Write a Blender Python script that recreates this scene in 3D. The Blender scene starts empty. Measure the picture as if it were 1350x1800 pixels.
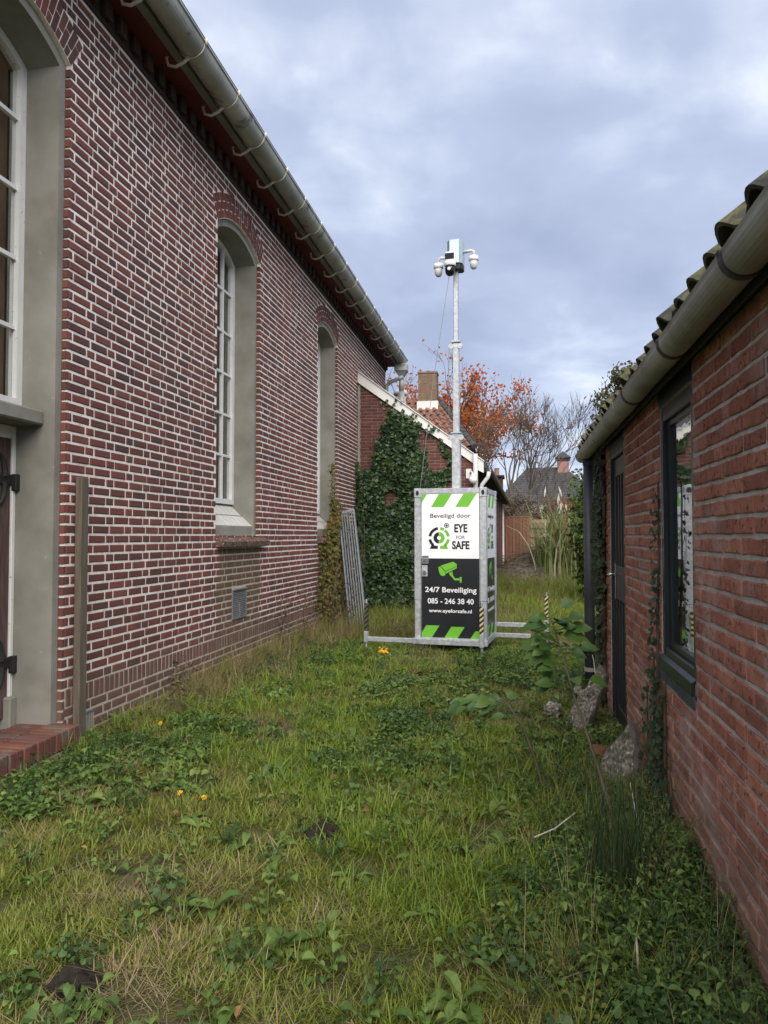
import bpy, math, random
import numpy as np
from mathutils import Vector, Matrix, noise as mnoise
random.seed(7)
R = math.radians
scene = bpy.context.scene
col = scene.collection

# ------------------------------------------------------------------ camera, sky, sun, exposure
CAMH = 1.42
PSI, TH, FPX = math.atan(236/1300), math.atan(42/1300), 1300.0
cd = bpy.data.cameras.new('camera'); cam = bpy.data.objects.new('camera', cd); col.objects.link(cam)
cam.location = (0, 0, CAMH); cam.rotation_euler = (R(90)+TH, 0, PSI)
cd.sensor_fit = 'VERTICAL'; cd.sensor_height = 36; cd.lens = FPX/1800*36; cd.clip_end = 2000; cd.clip_start = 0.05
scene.camera = cam

SUN_EL, SUN_AZ = R(43), R(164)          # azimuth clockwise from +Y: the brightest part of the overcast lies behind the camera
sd = bpy.data.lights.new('sun', 'SUN'); sun = bpy.data.objects.new('sun', sd); col.objects.link(sun)
sd.energy = 1.5; sd.angle = R(60); sd.color = (1.0, 0.94, 0.86)
_d = Vector((math.sin(SUN_AZ)*math.cos(SUN_EL), math.cos(SUN_AZ)*math.cos(SUN_EL), math.sin(SUN_EL)))
sun.rotation_euler = _d.to_track_quat('Z', 'Y').to_euler()

world = bpy.data.worlds.new('World'); scene.world = world; world.use_nodes = True
def build_world():
    nt = world.node_tree; N = nt.nodes; L = nt.links; N.clear()
    out = N.new('ShaderNodeOutputWorld')
    sky = N.new('ShaderNodeTexSky'); sky.sky_type = 'NISHITA'; sky.sun_disc = False
    sky.sun_elevation = SUN_EL; sky.sun_rotation = SUN_AZ
    b1 = N.new('ShaderNodeBackground'); b1.inputs[1].default_value = 0.05; L.new(sky.outputs[0], b1.inputs[0])
    tc = N.new('ShaderNodeTexCoord')
    sep = N.new('ShaderNodeSeparateXYZ'); L.new(tc.outputs['Generated'], sep.inputs[0])
    ab = N.new('ShaderNodeMath'); ab.operation = 'ABSOLUTE'; L.new(sep.outputs[2], ab.inputs[0])
    ad = N.new('ShaderNodeMath'); ad.operation = 'ADD'; ad.inputs[1].default_value = 0.22; L.new(ab.outputs[0], ad.inputs[0])
    dx = N.new('ShaderNodeMath'); dx.operation = 'DIVIDE'; L.new(sep.outputs[0], dx.inputs[0]); L.new(ad.outputs[0], dx.inputs[1])
    dy = N.new('ShaderNodeMath'); dy.operation = 'DIVIDE'; L.new(sep.outputs[1], dy.inputs[0]); L.new(ad.outputs[0], dy.inputs[1])
    cb = N.new('ShaderNodeCombineXYZ'); L.new(dx.outputs[0], cb.inputs[0]); L.new(dy.outputs[0], cb.inputs[1])
    cb.inputs[2].default_value = 3.3
    n1 = N.new('ShaderNodeTexNoise'); n1.inputs['Scale'].default_value = 1.35; n1.inputs['Detail'].default_value = 7
    n1.inputs['Roughness'].default_value = 0.47; n1.inputs['Distortion'].default_value = 0.35; L.new(cb.outputs[0], n1.inputs['Vector'])
    n2 = N.new('ShaderNodeTexNoise'); n2.inputs['Scale'].default_value = 3.6; n2.inputs['Detail'].default_value = 6
    n2.inputs['Roughness'].default_value = 0.5; n2.inputs['Distortion'].default_value = 0.25; L.new(cb.outputs[0], n2.inputs['Vector'])
    mx = N.new('ShaderNodeMix'); mx.data_type = 'FLOAT'; mx.inputs[0].default_value = 0.42
    L.new(n1.outputs[0], mx.inputs[2]); L.new(n2.outputs[0], mx.inputs[3])
    rp = N.new('ShaderNodeValToRGB'); e = rp.color_ramp.elements
    e[0].position = 0.36; e[0].color = (0.33, 0.385, 0.53, 1)
    e[1].position = 0.65; e[1].color = (0.86, 0.90, 0.98, 1)
    x = e.new(0.5); x.color = (0.43, 0.49, 0.65, 1)
    x = e.new(0.56); x.color = (0.54, 0.60, 0.74, 1)
    L.new(mx.outputs[0], rp.inputs[0])
    b2 = N.new('ShaderNodeBackground'); b2.inputs[1].default_value = 0.37; L.new(rp.outputs[0], b2.inputs[0])
    ms = N.new('ShaderNodeMixShader'); ms.inputs[0].default_value = 0.9
    L.new(b1.outputs[0], ms.inputs[1]); L.new(b2.outputs[0], ms.inputs[2]); L.new(ms.outputs[0], out.inputs[0])
build_world()
vs = scene.view_settings
vs.view_transform = 'Standard'; vs.look = 'None'; vs.exposure = 1.83; vs.gamma = 1.0; vs.use_curve_mapping = False
scene.cycles.max_bounces = 6; scene.cycles.diffuse_bounces = 3; scene.cycles.glossy_bounces = 3
scene.cycles.transmission_bounces = 4; scene.cycles.transparent_max_bounces = 8
scene.cycles.use_denoising = True

# ------------------------------------------------------------------ projection (only to rank pieces by their size in view)
_fw = Vector((-math.sin(PSI)*math.cos(TH), math.cos(PSI)*math.cos(TH), math.sin(TH)))
_rt = Vector((math.cos(PSI), math.sin(PSI), 0)); _up = _rt.cross(_fw)
def px(p):
    d = Vector(p)-Vector((0, 0, CAMH)); z = d.dot(_fw)
    if z < 0.05: return None
    return (675+FPX*d.dot(_rt)/z, 900-FPX*d.dot(_up)/z)

# ------------------------------------------------------------------ mesh helpers
ORG = {}
def V(*a): return Vector(a)
class MB:
    def __init__(s): s.v = []; s.f = []; s.mi = []
    def add(s, vs_, fs, mi=0):
        o = len(s.v); s.v += [tuple(q) for q in vs_]; s.f += [tuple(i+o for i in f) for f in fs]; s.mi += [mi]*len(fs); return s
    def box(s, a, b, mi=0):
        x0, y0, z0 = a; x1, y1, z1 = b
        return s.add([(x0,y0,z0),(x1,y0,z0),(x1,y1,z0),(x0,y1,z0),(x0,y0,z1),(x1,y0,z1),(x1,y1,z1),(x0,y1,z1)],
                     [(0,3,2,1),(4,5,6,7),(0,1,5,4),(1,2,6,5),(2,3,7,6),(3,0,4,7)], mi)
    def cbox(s, a, b, c=0.006, mi=0):
        """box with chamfered edges"""
        import itertools
        a = Vector(a); b = Vector(b); c = min(c, *(abs(b[i]-a[i])*0.45 for i in range(3)))
        P = {}
        vs_ = []
        for sx, sy, sz in itertools.product((0, 1), repeat=3):
            corner = Vector((b.x if sx else a.x, b.y if sy else a.y, b.z if sz else a.z))
            inn = Vector((-1 if sx else 1, -1 if sy else 1, -1 if sz else 1))*c
            for ax in range(3):
                q = corner.copy()
                for k in range(3):
                    if k != ax: q[k] += inn[k]
                P[(sx, sy, sz, ax)] = len(vs_); vs_.append(q)
        fs = []
        for ax in range(3):
            o = [k for k in range(3) if k != ax]
            for sd_ in (0, 1):
                quad = []
                for (u, w) in ((0,0),(1,0),(1,1),(0,1)):
                    t = [0,0,0]; t[ax] = sd_; t[o[0]] = u; t[o[1]] = w
                    quad.append(P[(*t, ax)])
                flip = (sd_ == 0) != (ax == 1)
                fs.append(tuple(reversed(quad)) if flip else tuple(quad))
        for ax in range(3):
            o = [k for k in range(3) if k != ax]
            for (u, w) in ((0,0),(1,0),(1,1),(0,1)):
                t0 = [0,0,0]; t0[o[0]] = u; t0[o[1]] = w; t1 = t0[:]; t1[ax] = 1
                fs.append((P[(*t0, o[0])], P[(*t0, o[1])], P[(*t1, o[1])], P[(*t1, o[0])]))
        for sx, sy, sz in itertools.product((0, 1), repeat=3):
            fs.append(tuple(P[(sx, sy, sz, k)] for k in range(3)))
        return s.add(vs_, fs, mi)
    def bar(s, p0, p1, w, h, upv=(0,0,1), mi=0):
        p0 = Vector(p0); p1 = Vector(p1); d = (p1-p0).normalized(); u = Vector(upv)
        if abs(d.dot(u)) > 0.98: u = Vector((0,1,0)) if abs(d.y) < .9 else Vector((1,0,0))
        sx = d.cross(u).normalized()*w/2; sy = sx.cross(d).normalized()*h/2
        vs_ = [p+a*sx+b*sy for p in (p0, p1) for (a, b) in ((-1,-1),(1,-1),(1,1),(-1,1))]
        return s.add(vs_, [(3,2,1,0),(4,5,6,7),(0,1,5,4),(1,2,6,5),(2,3,7,6),(3,0,4,7)], mi)
    def tube(s, pts, r, n=8, mi=0, cap=True):
        pts = [Vector(p) for p in pts]; rs = r if isinstance(r, (list, tuple)) else [r]*len(pts)
        o = len(s.v); prev = None
        for i, p in enumerate(pts):
            t = (pts[min(i+1, len(pts)-1)]-pts[max(i-1, 0)]).normalized()
            if prev is None:
                a = t.orthogonal().normalized()
            else:
                a = (prev-t*prev.dot(t)); a = a.normalized() if a.length > 1e-6 else t.orthogonal().normalized()
            prev = a; b = t.cross(a)
            for k in range(n):
                an = 2*math.pi*k/n; s.v.append(tuple(p+(a*math.cos(an)+b*math.sin(an))*rs[i]))
        fs = []
        for i in range(len(pts)-1):
            for k in range(n):
                k2 = (k+1) % n; fs.append((o+i*n+k, o+i*n+k2, o+(i+1)*n+k2, o+(i+1)*n+k))
        if cap:
            fs.append(tuple(o+k for k in reversed(range(n)))); fs.append(tuple(o+(len(pts)-1)*n+k for k in range(n)))
        s.f += fs; s.mi += [mi]*len(fs); return s
    def lathe(s, prof, c=(0,0,0), n=16, mi=0):
        c = Vector(c); o = len(s.v)
        for (r, z) in prof:
            for k in range(n):
                a = 2*math.pi*k/n; s.v.append((c.x+r*math.cos(a), c.y+r*math.sin(a), c.z+z))
        fs = []
        for i in range(len(prof)-1):
            for k in range(n):
                k2 = (k+1) % n; fs.append((o+i*n+k, o+i*n+k2, o+(i+1)*n+k2, o+(i+1)*n+k))
        fs.append(tuple(o+k for k in reversed(range(n)))); fs.append(tuple(o+(len(prof)-1)*n+k for k in range(n)))
        s.f += fs; s.mi += [mi]*len(fs); return s
    def prism(s, pts, off, mi=0):
        """polygon (3d points) extruded by the vector off"""
        n = len(pts); off = Vector(off); A = [Vector(p) for p in pts]; B = [p+off for p in A]
        return s.add(A+B, [tuple(reversed(range(n))), tuple(range(n, 2*n))]+[(i, (i+1) % n, n+(i+1) % n, n+i) for i in range(n)], mi)
    def mesh(s, name, mats, smooth=False, org=(0,0,0)):
        me = bpy.data.meshes.new(name); o = Vector(org)
        me.from_pydata([(q[0]-o.x, q[1]-o.y, q[2]-o.z) for q in s.v], [], s.f)
        for m in (mats if isinstance(mats, (list, tuple)) else [mats]): me.materials.append(m)
        if isinstance(mats, (list, tuple)) and len(mats) > 1: me.polygons.foreach_set('material_index', s.mi)
        if smooth: me.polygons.foreach_set('use_smooth', [True]*len(me.polygons))
        me.update(); return me
    def build(s, name, mats, parent=None, smooth=False, org=None, kind=None, label=None):
        if org is None: org = ORG.get(parent.name, Vector((0,0,0))) if parent else Vector((0,0,0))
        ob = bpy.data.objects.new(name, s.mesh(name, mats, smooth, org)); col.objects.link(ob)
        if parent: ob.parent = parent; ORG[ob.name] = ORG.get(parent.name, Vector((0,0,0)))
        else: ob.location = org
        if kind: ob['kind'] = kind
        if label: ob['label'] = label
        return ob
def tag(o, label, cat, group=None, kind=None):
    o['label'] = label
    if cat: o['category'] = cat
    if group: o['group'] = group
    o['kind'] = kind or 'thing'
    return o
def root(name, label, cat, loc=(0,0,0), rotz=0, group=None, local=False):
    o = bpy.data.objects.new(name, None); col.objects.link(o); o.location = loc; o.rotation_euler = (0,0,rotz)
    o.empty_display_size = 0.2; ORG[o.name] = Vector((0,0,0)) if local else Vector(loc)
    return tag(o, label, cat, group)
def put(name, me, parent, loc, rot=(0,0,0)):
    o = bpy.data.objects.new(name, me); col.objects.link(o); o.parent = parent
    o.location = Vector(loc)-ORG.get(parent.name, Vector((0,0,0))); o.rotation_euler = rot; return o

# ------------------------------------------------------------------ materials
def nd(nt, t, **kw):
    n = nt.nodes.new('ShaderNode'+t)
    for k, v in kw.items(): setattr(n, k, v)
    return n
def ramp(nt, stops):
    r = nd(nt, 'ValToRGB'); e = r.color_ramp.elements
    while len(e) < len(stops): e.new(0.5)
    for i, (p, c) in enumerate(stops): e[i].position = p; e[i].color = (*c, 1)
    return r
def rndval(nt):
    oi = nd(nt, 'ObjectInfo'); ge = nd(nt, 'NewGeometry')
    m = nd(nt, 'Math', operation='MULTIPLY_ADD'); m.inputs[1].default_value = 7.31
    nt.links.new(oi.outputs['Random'], m.inputs[0]); nt.links.new(ge.outputs['Random Per Island'], m.inputs[2])
    f = nd(nt, 'Math', operation='FRACT'); nt.links.new(m.outputs[0], f.inputs[0]); return f.outputs[0]
def noise(nt, scale, detail=5, rough=.55, stretch=None, vec=None):
    n = nd(nt, 'TexNoise'); n.inputs['Scale'].default_value = scale; n.inputs['Detail'].default_value = detail
    n.inputs['Roughness'].default_value = rough
    if vec is None: vec = nd(nt, 'NewGeometry').outputs['Position']
    if stretch:
        mp = nd(nt, 'Mapping'); mp.inputs['Scale'].default_value = stretch; nt.links.new(vec, mp.inputs[0]); vec = mp.outputs[0]
    nt.links.new(vec, n.inputs['Vector']); return n.outputs[0]
def mixf(nt, a, b, f):
    m = nd(nt, 'Mix', data_type='FLOAT'); m.inputs[0].default_value = f
    nt.links.new(a, m.inputs[2]); nt.links.new(b, m.inputs[3]); return m.outputs[0]
def mixc(nt, a, b, f, blend='MIX'):
    m = nd(nt, 'Mix', data_type='RGBA', blend_type=blend)
    for s_, x in ((6, a), (7, b)):
        if isinstance(x, tuple): m.inputs[s_].default_value = (*x, 1)
        else: nt.links.new(x, m.inputs[s_])
    if isinstance(f, (int, float)): m.inputs[0].default_value = f
    else: nt.links.new(f, m.inputs[0])
    return m.outputs[2]
def mapr(nt, x, a, b, c=0.0, d=1.0, smooth=True):
    m = nd(nt, 'MapRange'); m.interpolation_type = 'SMOOTHSTEP' if smooth else 'LINEAR'
    nt.links.new(x, m.inputs[0])
    for i, q in enumerate((a, b, c, d)): m.inputs[i+1].default_value = q
    return m.outputs[0]
def mul(nt, *xs):
    o = xs[0]
    for x in xs[1:]:
        m = nd(nt, 'Math', operation='MULTIPLY'); nt.links.new(o, m.inputs[0])
        if isinstance(x, (int, float)): m.inputs[1].default_value = x
        else: nt.links.new(x, m.inputs[1])
        o = m.outputs[0]
    return o
def bumpn(nt, h, strength, dist, b):
    bp = nd(nt, 'Bump'); bp.inputs['Strength'].default_value = strength; bp.inputs['Distance'].default_value = dist
    nt.links.new(h, bp.inputs['Height']); nt.links.new(bp.outputs[0], b.inputs['Normal'])
def mat(name, stops, scale=6, rough=.8, metal=0, bump=0, bscale=60, bdist=.004, rnd=0.0, detail=5, stretch=None,
        spots=None, spec=0.4, extra=None, coat=0, rvar=0):
    m = bpy.data.materials.new(name); m.use_nodes = True; nt = m.node_tree; b = nt.nodes['Principled BSDF']
    b.inputs['Roughness'].default_value = rough; b.inputs['Metallic'].default_value = metal
    b.inputs['Specular IOR Level'].default_value = spec; b.inputs['Coat Weight'].default_value = coat
    if len(stops) == 1: stops = [(0, tuple(c*.93 for c in stops[0][1])), (1, tuple(min(1, c*1.07) for c in stops[0][1]))]
    f = mapr(nt, noise(nt, scale, detail, stretch=stretch), .28, .72, smooth=False)
    if rnd: f = mixf(nt, f, rndval(nt), rnd)
    c = ramp(nt, stops); nt.links.new(f, c.inputs[0]); c = c.outputs[0]
    for (sc, lo, hi, colr, amt) in (spots or []):
        k = mul(nt, mapr(nt, noise(nt, sc, 4, .6), lo, hi), amt); c = mixc(nt, c, colr, k)
    if extra: c = extra(nt, c)
    nt.links.new(c, b.inputs['Base Color'])
    if bump: bumpn(nt, noise(nt, bscale, 6, .62), bump, bdist, b)
    if rvar:
        nt.links.new(mapr(nt, noise(nt, scale*1.7, 4), .3, .7, max(0, rough-rvar), min(1, rough+rvar)), b.inputs['Roughness'])
    return m
def leafmat(name, stops, rnd=.6, scale=1.2, trans=.3, rough=.55, extra=None):
    m = bpy.data.materials.new(name); m.use_nodes = True; nt = m.node_tree; b = nt.nodes['Principled BSDF']
    b.inputs['Roughness'].default_value = rough; b.inputs['Specular IOR Level'].default_value = .35
    f = mapr(nt, noise(nt, scale, 5), .3, .7, smooth=False); f = mixf(nt, f, rndval(nt), rnd)
    c = ramp(nt, stops); nt.links.new(f, c.inputs[0]); c = c.outputs[0]
    if extra: c = extra(nt, c)
    nt.links.new(c, b.inputs['Base Color'])
    tr = nd(nt, 'BsdfTranslucent'); nt.links.new(c, tr.inputs[0])
    mx = nd(nt, 'MixShader'); mx.inputs[0].default_value = trans
    nt.links.new(b.outputs[0], mx.inputs[1]); nt.links.new(tr.outputs[0], mx.inputs[2])
    nt.links.new(mx.outputs[0], nt.nodes['Material Output'].inputs[0]); return m
def glassmat(name, tint=(.9,.92,.92), refl=1.0):
    m = bpy.data.materials.new(name); m.use_nodes = True; nt = m.node_tree; nt.nodes.remove(nt.nodes['Principled BSDF'])
    t = nd(nt, 'BsdfTransparent'); t.inputs[0].default_value = (*tint, 1)
    g = nd(nt, 'BsdfGlossy'); g.inputs['Roughness'].default_value = .02; g.inputs[0].default_value = (.95,.95,.95,1)
    bp = nd(nt, 'Bump'); bp.inputs['Strength'].default_value = .12; bp.inputs['Distance'].default_value = .004
    nt.links.new(noise(nt, 5, 2), bp.inputs['Height']); nt.links.new(bp.outputs[0], g.inputs['Normal'])
    ge = nd(nt, 'NewGeometry'); dt = nd(nt, 'VectorMath', operation='DOT_PRODUCT'); nt.links.new(ge.outputs['Incoming'], dt.inputs[0]); nt.links.new(ge.outputs['Normal'], dt.inputs[1])
    ab = nd(nt, 'Math', operation='ABSOLUTE'); nt.links.new(dt.outputs['Value'], ab.inputs[0])
    om = nd(nt, 'Math', operation='SUBTRACT'); om.inputs[0].default_value = 1; nt.links.new(ab.outputs[0], om.inputs[1])
    pw = nd(nt, 'Math', operation='POWER'); nt.links.new(om.outputs[0], pw.inputs[0]); pw.inputs[1].default_value = 5 if refl < .9 else 3.2
    sc = nd(nt, 'Math', operation='MULTIPLY_ADD'); nt.links.new(pw.outputs[0], sc.inputs[0]); sc.inputs[1].default_value = refl; sc.inputs[2].default_value = .04*refl
    mx = nd(nt, 'MixShader'); nt.links.new(sc.outputs[0], mx.inputs[0])
    nt.links.new(t.outputs[0], mx.inputs[1]); nt.links.new(g.outputs[0], mx.inputs[2])
    nt.links.new(mx.outputs[0], nt.nodes['Material Output'].inputs[0]); return m

def sepz(nt):
    s = nd(nt, 'SeparateXYZ'); nt.links.new(nd(nt, 'NewGeometry').outputs['Position'], s.inputs[0]); return s.outputs
def church_stain(col_low, col_sill, amt):
    def ex(nt, c):
        x, y, z = sepz(nt)
        n = noise(nt, 3.2, 4)
        # damp, dirty band on the plinth and the algae streak below the middle window's brick sill
        wob = nd(nt, 'Math', operation='MULTIPLY_ADD'); nt.links.new(n, wob.inputs[0]); wob.inputs[1].default_value = .5; nt.links.new(z, wob.inputs[2])
        low = mul(nt, mapr(nt, wob.outputs[0], .78, .5), amt)
        c = mixc(nt, c, col_low, low)
        yy = nd(nt, 'Math', operation='MULTIPLY_ADD'); nt.links.new(n, yy.inputs[0]); yy.inputs[1].default_value = .5; nt.links.new(y, yy.inputs[2])
        for y0 in (7.3, 11.2):
            a = mapr(nt, yy.outputs[0], y0+.08, y0+.22); b = mapr(nt, yy.outputs[0], y0+1.6, y0+1.35)
            t = mapr(nt, z, 1.36, 1.28); d = mapr(nt, z, .1, .9, .55, 1.0)
            c = mixc(nt, c, col_sill, mul(nt, a, b, t, d, amt*1.05))
        return c
    return ex
M = {}
M['brick_church'] = mat('church_brick', [(0,(.062,.036,.034)),(.16,(.095,.045,.040)),(.4,(.128,.048,.041)),(.7,(.160,.055,.045)),(.88,(.19,.070,.052)),(.95,(.11,.068,.06)),(1,(.27,.115,.06))],
    scale=9, rnd=.78, rough=.85, bump=.35, bscale=120, bdist=.003, spots=[(.55,.48,.66,(.23,.058,.046),.4),(1.4,.52,.66,(.075,.05,.044),.45),(60,.6,.7,(.06,.035,.03),.5)], extra=church_stain((.14,.10,.075),(.125,.09,.055),.62))
M['mortar_church'] = mat('church_mortar', [(0,(.66,.59,.51)),(.45,(.86,.80,.72)),(1,(.92,.88,.82))], scale=14, rough=.95, bump=.3, bscale=90, spots=[(.8,.55,.72,(.58,.50,.43),.45),(35,.62,.7,(.40,.33,.27),.6)], extra=church_stain((.36,.30,.23),(.36,.31,.2),.72))
M['brick_annex'] = mat('annex_brick', [(0,(.075,.032,.028)),(.5,(.11,.041,.034)),(1,(.15,.052,.042))], scale=5, rnd=.7, rough=.9, bump=.3, bscale=80)
M['mortar_annex'] = mat('annex_mortar', [(0,(.17,.12,.10)),(1,(.26,.2,.17))], scale=10, rough=.95)
def shed_wear(nt, c):
    x, y, z = sepz(nt)
    w = mul(nt, mapr(nt, noise(nt, 2.3, 8, .7), .50, .68), .5); c = mixc(nt, c, (.52,.42,.38), w)
    n = noise(nt, 4.5, 4)
    a = nd(nt, 'Math', operation='MULTIPLY_ADD'); nt.links.new(n, a.inputs[0]); a.inputs[1].default_value = .7; nt.links.new(z, a.inputs[2])
    return mixc(nt, c, (.27,.20,.135), mul(nt, mapr(nt, a.outputs[0], .95, .4), .6))
def brick_shed():
    m = mat('shed_brick', [(0,(.21,.086,.060)),(.35,(.345,.130,.086)),(.7,(.45,.182,.12)),(1,(.55,.26,.18))], scale=16, rnd=.6, rough=.95, spec=.2, detail=8, spots=[(38,.56,.64,(.10,.045,.035),.75),(95,.6,.68,(.55,.42,.34),.45)], extra=shed_wear)
    nt = m.node_tree; b = nt.nodes['Principled BSDF']
    vo = nd(nt, 'TexVoronoi', feature='SMOOTH_F1'); vo.inputs['Scale'].default_value = 22
    mp = nd(nt, 'Mapping'); mp.inputs['Rotation'].default_value = (.5,0,0); mp.inputs['Scale'].default_value = (1,.8,1.8)
    nt.links.new(nd(nt, 'NewGeometry').outputs['Position'], mp.inputs[0]); nt.links.new(mp.outputs[0], vo.inputs['Vector'])
    f = noise(nt, 45, 9, .8); h = mixf(nt, vo.outputs['Distance'], f, .62)
    bumpn(nt, h, .9, .014, b); return m
M['brick_shed'] = brick_shed()
M['mortar_shed'] = mat('shed_mortar', [(0,(.36,.33,.28)),(1,(.58,.54,.465))], scale=20, rough=.98, bump=.6, bscale=140, bdist=.004, extra=shed_wear)
M['concrete'] = mat('render_concrete', [(0,(.19,.18,.15)),(.5,(.255,.245,.21)),(1,(.31,.30,.265))], scale=3, rough=.92, bump=.35, bscale=150, bdist=.003,
    spots=[(18,.66,.72,(.42,.41,.37),.4),(1.1,.55,.75,(.16,.15,.115),.55)], detail=7)
M['white_paint'] = mat('white_paint', [(0,(.70,.69,.66)),(1,(.80,.80,.78))], scale=8, rough=.5, bump=.12, bscale=60, spots=[(30,.66,.7,(.30,.25,.2),.85)])
M['white_tile'] = mat('glazed_sill_tile', [(0,(.55,.54,.48)),(1,(.72,.71,.66))], scale=14, rnd=.5, rough=.35)
M['board_white'] = mat('white_board', [(0,(.60,.60,.56)),(1,(.74,.74,.71))], scale=3, rough=.55, spots=[(11,.66,.72,(.45,.42,.34),.5)])
M['soffit_red'] = mat('red_soffit', [(0,(.095,.017,.018)),(1,(.14,.026,.026))], scale=3, rough=.8)
M['dentil'] = mat('dark_dentil', [(0,(.035,.022,.021)),(1,(.065,.036,.033))], scale=8, rough=.95, rnd=.6)
M['zinc'] = mat('weathered_zinc', [(0,(.25,.25,.22)),(.5,(.38,.385,.35)),(1,(.50,.505,.47))], scale=3.5, rough=.62, metal=.35, stretch=(1,.6,1), detail=7,
    spots=[(5,.58,.7,(.10,.10,.09),.75)], bump=.1, bscale=20)
M['zinc_strip'] = mat('gutter_board', [(0,(.15,.15,.13)),(1,(.24,.24,.21))], scale=4, rough=.8)
M['bracket'] = mat('bracket_paint', [(0,(.45,.41,.32)),(1,(.66,.63,.56))], scale=20, rough=.7)
M['glass'] = glassmat('window_glass', refl=.7)
M['glass_shed'] = glassmat('shed_glass', tint=(.55,.6,.6), refl=1.0)
M['interior_brown'] = mat('brown_interior', [(0,(.16,.095,.052)),(.5,(.34,.21,.12)),(1,(.50,.34,.21))], scale=1.6, rough=.9)
M['interior_dark'] = mat('dark_interior', [(0,(.012,.013,.013)),(1,(.02,.02,.02))], rough=1)
M['door_wood'] = mat('weathered_door_wood', [(0,(.05,.028,.026)),(.5,(.10,.062,.055)),(1,(.17,.13,.12))], scale=7, stretch=(6,6,.7), rough=.85, rnd=.2, bump=.4, bscale=30, spots=[(26,.68,.72,(.02,.015,.013),.9)])
M['iron'] = mat('black_iron', [(0,(.012,.012,.013)),(1,(.03,.03,.03))], rough=.6, bump=.3, bscale=50)
M['old_wood'] = mat('grey_weathered_wood', [(0,(.080,.064,.045)),(1,(.155,.128,.094))], scale=6, stretch=(8,8,.6), rough=.9, bump=.4, bscale=40)
M['step_brick'] = mat('doorstep_brick', [(0,(.09,.045,.034)),(.5,(.14,.058,.042)),(.8,(.20,.07,.046)),(1,(.32,.085,.05))], scale=8, rnd=.7, rough=.85, bump=.4, bscale=80, spots=[(6,.48,.62,(.13,.11,.09),.75)])
M['sill_brick'] = mat('mossy_sill_brick', [(0,(.07,.05,.04)),(.5,(.13,.075,.06)),(1,(.17,.14,.07))], scale=16, rnd=.3, rough=.95, bump=.5, bscale=80, spots=[(40,.58,.64,(.5,.48,.46),.7)])
M['plastic_grey'] = mat('grey_vent_metal', [(0,(.16,.165,.17)),(1,(.24,.245,.25))], rough=.5, metal=.3)
M['galv'] = mat('galvanised_steel', [(0,(.36,.38,.40)),(.5,(.47,.49,.51)),(1,(.60,.62,.63))], scale=26, rough=.48, metal=.55, detail=3, bump=.05, bscale=90, rvar=.1)
M['galv_grid'] = mat('dull_galvanised_steel', [(0,(.24,.26,.30)),(1,(.38,.40,.44))], scale=14, rough=.55, metal=.4)
M['teal_plate'] = mat('zinc_plated_steel', [(0,(.36,.47,.50)),(1,(.58,.66,.67))], scale=30, rough=.35, metal=.6)
M['sign_white'] = mat('white_sign_print', [(0,(.80,.80,.82)),(1,(.83,.83,.85))], scale=2, rough=.35)
M['sign_black'] = mat('black_sign_print', [(0,(.012,.013,.016)),(1,(.018,.019,.022))], scale=2, rough=.35)
M['sign_green'] = mat('green_sign_print', [(0,(.14,.42,.035)),(1,(.16,.46,.045))], scale=2, rough=.35)
M['cam_white'] = mat('white_camera_plastic', [(0,(.70,.70,.70)),(1,(.78,.78,.78))], scale=5, rough=.4)
M['cam_grey'] = mat('pale_grey_dome', [(0,(.50,.50,.50)),(1,(.6,.6,.6))], scale=5, rough=.3)
M['black_gloss'] = mat('black_gloss', [(0,(.008,.008,.009)),(1,(.012,.012,.013))], rough=.08, spec=.6)
M['chrome'] = mat('chrome', [(0,(.72,.72,.72)),(1,(.8,.8,.8))], rough=.22, metal=1)
def stripes(nm='hazard_tape', light=(.55,.47,.22)):
    m = bpy.data.materials.new(nm); m.use_nodes = True; nt = m.node_tree; b = nt.nodes['Principled BSDF']
    s = nd(nt, 'SeparateXYZ'); nt.links.new(nd(nt, 'TexCoord').outputs['Object'], s.inputs[0])
    a = nd(nt, 'Math', operation='MULTIPLY_ADD'); nt.links.new(s.outputs[0], a.inputs[0]); a.inputs[1].default_value = -.9; nt.links.new(s.outputs[2], a.inputs[2])
    k = nd(nt, 'Math', operation='MULTIPLY'); nt.links.new(a.outputs[0], k.inputs[0]); k.inputs[1].default_value = 16.5
    f = nd(nt, 'Math', operation='FRACT'); nt.links.new(k.outputs[0], f.inputs[0])
    g = nd(nt, 'Math', operation='GREATER_THAN'); nt.links.new(f.outputs[0], g.inputs[0]); g.inputs[1].default_value = .5
    nt.links.new(mixc(nt, light, (.012,.012,.012), g.outputs[0]), b.inputs['Base Color']); b.inputs['Roughness'].default_value = .5
    return m
M['hazard'] = stripes(); M['hazard_old'] = stripes('worn_hazard_tape', (.09,.08,.05))
M['green_paint'] = mat('dark_green_paint', [(0,(.010,.016,.016)),(1,(.022,.030,.030))], scale=6, rough=.35, spots=[(24,.66,.7,(.10,.12,.11),.4)])
M['anthracite'] = mat('anthracite_door_paint', [(0,(.016,.019,.021)),(1,(.026,.030,.032))], scale=4, rough=.4)
M['lead'] = mat('lead_flashing', [(0,(.03,.035,.04)),(1,(.10,.11,.12))], scale=14, rough=.6)
M['pvc_gutter'] = mat('dirty_grey_gutter', [(0,(.17,.165,.125)),(.5,(.29,.285,.235)),(1,(.42,.415,.36))], scale=4, rough=.5, detail=8, spots=[(2.2,.52,.7,(.13,.125,.07),.6)], stretch=(1,.7,1))
M['pvc_dark'] = mat('dark_grey_downpipe', [(0,(.045,.045,.055)),(1,(.075,.075,.088))], scale=6, rough=.5)
M['black_rubber'] = mat('black_gutter_clip', [(0,(.015,.015,.016)),(1,(.03,.03,.03))], rough=.5)
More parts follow.
